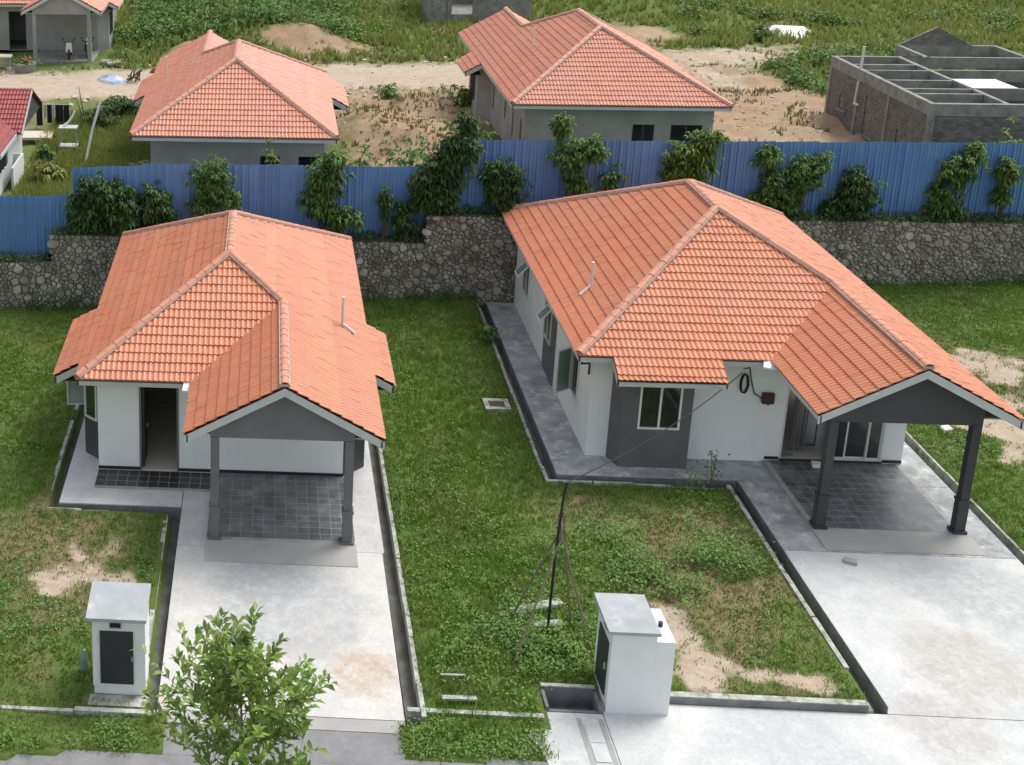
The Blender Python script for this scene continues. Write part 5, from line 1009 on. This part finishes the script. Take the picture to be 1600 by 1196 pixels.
x_, y_ = pts_in(15000, 2, 48, 50, 94); k_ = (fbm(x_, y_, 2.4, 65) > .55) & ~((x_ > 28.8) & (x_ < 39) & (y_ > 57) & (y_ < 71.5)) & ~((x_ > 10.4) & (x_ < 20.3) & (y_ > 55.8) & (y_ < 74)) & ~((x_ < 3.2) & (y_ < 67)) & (road_mask(x_, y_) < .6); P = np.stack([x_[k_], y_[k_], back_z(x_[k_], y_[k_])-.02], 1); scatter_blades('rough_grass', P, .10+.3*fbm(P[:, 0], P[:, 1], 3, 65), .05, 4, 'bladey', .7, 'rough grass around the brick house shell', 'grass')
def mass(name, P, rad, leaf, per, mname, label, hh):
    Q = np.repeat(P, per, 0); N_ = len(Q); d = rng.normal(0, 1, (N_, 3)); d /= np.linalg.norm(d, axis=1, keepdims=True); d[:, 2] = np.abs(d[:, 2]); r = np.repeat(rad, per)[:, None]*rng.uniform(.5, 1.05, (N_, 1)); Q = Q+d*r*np.array([1, 1, hh]); a = rng.uniform(0, 6.283, N_); D = np.stack([np.cos(a), np.sin(a), rng.uniform(-.3, .6, N_)], 1)+d*.5; ln = leaf*rng.uniform(.6, 1.3, N_); V, F = leaf_cloud(Q, D, ln, ln*.42, droop=.3)
    o = obj(name, np_mesh(name, V, F, M[mname]), kind='stuff'); tag(o, label, 'undergrowth')
bush_f = lambda x, y: (fbm(x, y, 6, 71) > np.where(x > 12, .66, .55)) & ~((x > 8) & (x < 20) & (y < 97))
P = back_pts(1500, -10, 60, 80, 125, bush_f); mass('hillside_scrub', P, rng.uniform(.4, 1.1, len(P)), .38, 60, 'leafy', 'mixed green scrub covering the hillside at the top', 1.0)
P = back_pts(260, -10.5, 6, 83, 112, lambda x, y: R_(x) > .15); mass('dark_scrub', P, rng.uniform(.6, 1.5, len(P)), .42, 70, 'leafm', 'dense scrub on the slope beside the far grey bungalow', 1.2)
P = back_pts(170, 29, 48, 71.8, 84, lambda x, y: R_(x) > .1); mass('scrub_behind_shell', P, rng.uniform(.4, 1.0, len(P)), .36, 60, 'leafm', 'green scrub behind the brick house shell', .9)
P = back_pts(120, 21, 30, 66, 90, lambda x, y: fbm(x, y, 4, 73) > .5); mass('low_scrub', P, rng.uniform(.25, .6, len(P)), .25, 45, 'weed', 'low weeds along the track by the brick shell', .6)
def far_shrub(label, x, y, r, hh, m_, n): shrub('shrub', label, (x, y, gz(x, y)-.05), [(0, 0, hh*.5, r, r*.8, hh*.55), (r*.5, 0, hh*.35, r*.6, r*.6, hh*.35)], n, .3, m_, 'shrubs beyond the fence')
far_shrub('dark shrub beside the left end of the pale orange roof', -7.8, 65.8, 1.0, 1.2, 'leafd', 160); far_shrub('low dark shrub at the foot of the rubbish near the white pole', -8.6, 63.2, .9, 1.2, 'leafd', 60)
far_shrub('leafy shrub behind the fence left of the middle grey bungalow', 8.2, 52.5, 1.0, 3.3, 'leafm', 120); far_shrub('spreading shrub behind the lower fence near the earth mound', 5.9, 51.2, 1.5, 2.6, 'leafm', 150); far_shrub('small shrub on the bare earth by the middle grey bungalow', 10.4, 68.0, .7, 1.2, 'leafy', 50)
far_shrub('young shrub beside the rocky patch by the dirt road', 6.6, 70.0, .7, .9, 'leafm', 40); far_shrub('bright shrub poking above the fence in front of the brick shell', 30.9, 54.6, .8, 3.0, 'leafy', 80); far_shrub('bright shrub above the fence at the right edge', 33.9, 54.6, .7, 2.8, 'leafy', 70)
far_shrub('shrub at the right corner of the left grey bungalow', 3.7, 50.5, .6, 2.9, 'leafm', 60); far_shrub('reedy plant rising in front of the left grey bungalow wall', .1, 48.6, .35, 3.3, 'leafy', 26); far_shrub('small shrub by the white sand heap', 33.0, 88.8, .7, 1.5, 'leafm', 50)
far_shrub('grassy clump low beside the white house', -9.6, 53.6, .7, 1.0, 'lime', 80); far_shrub('round shrub beside the white veranda wall', -10.2, 56.3, .5, 1.0, 'leafm', 60)
hp = MB(); n = 16; C = np.array([35.6, 91.5, gz(35.6, 91.5)]); RR_ = [(1.9*(1+.2*math.sin(3*a)+.1*math.sin(7*a)), a) for a in np.linspace(0, 6.283, n, endpoint=False)]
hp.add([tuple(C+np.array([r*math.cos(a)*1.15, r*math.sin(a)*.9, -.2])) for r, a in RR_]+[tuple(C+np.array([r*math.cos(a)*.6, r*math.sin(a)*.5, .35+.08*math.sin(4*a)])) for r, a in RR_]+[tuple(C+[0, 0, .55])], [(i, (i+1) % n, n+(i+1) % n, n+i) for i in range(n)]+[(n+i, n+(i+1) % n, 2*n) for i in range(n)]); tag(hp.build('sand_heap', M['aluw'], smooth=True), 'heap of white sand on the hillside track at the top right', 'sand heap')
def rubble(name, n, f, s0, s1, mname, label, cat):
    mb = MB(); k = 0; r_ = random.Random(len(name))
    while k < n:
        x, y = f(r_); s = r_.uniform(s0, s1)*(.35 if r_.random() < .75 else .8); z = gz(x, y); a = r_.uniform(0, 3.14); ca, sa2 = math.cos(a), math.sin(a); mb.obox((x, y, z+s*.15), (ca, sa2, r_.uniform(-.3, .3)), (-sa2, ca, r_.uniform(-.3, .3)), (0, 0, 1), s*r_.uniform(.5, 1), s*r_.uniform(.3, .7), s*r_.uniform(.2, .5)); k += 1
    o = mb.build(name, M[mname], kind='stuff'); tag(o, label, cat)
rubble('clay_clods', 1300, lambda r: (r.gauss(7.3, 2.4), r.gauss(62, 6)), .03, .15, 'clay', 'loose clay clods and stones over the earth mound', 'rubble')
rubble('stone_rubble', 900, lambda r: (r.gauss(25.5, 2.6), r.uniform(60, 86)), .04, .18, 'debris', 'scattered pale rubble on the bare ground left of the brick shell', 'rubble')
rubble('road_edge_rubble', 500, lambda r: (lambda x: (x, 75.2+.18*x+r.choice((-4.2, 4.2))+r.gauss(0, .8)))(r.uniform(-14, 14)), .05, .25, 'debris', 'stones and rubble along the edges of the dirt road', 'rubble')
rubble('building_waste', 120, lambda r: (r.gauss(-17.2, 1.0), r.gauss(76.5, .7)), .1, .4, 'debris', 'pale building waste beside the slab table', 'rubble')
rubble('planks_waste', 60, lambda r: (r.gauss(-5.6, .5), r.gauss(55, 1.4)), .1, .5, 'debris', 'broken planks and waste beside the left grey bungalow', 'rubble')
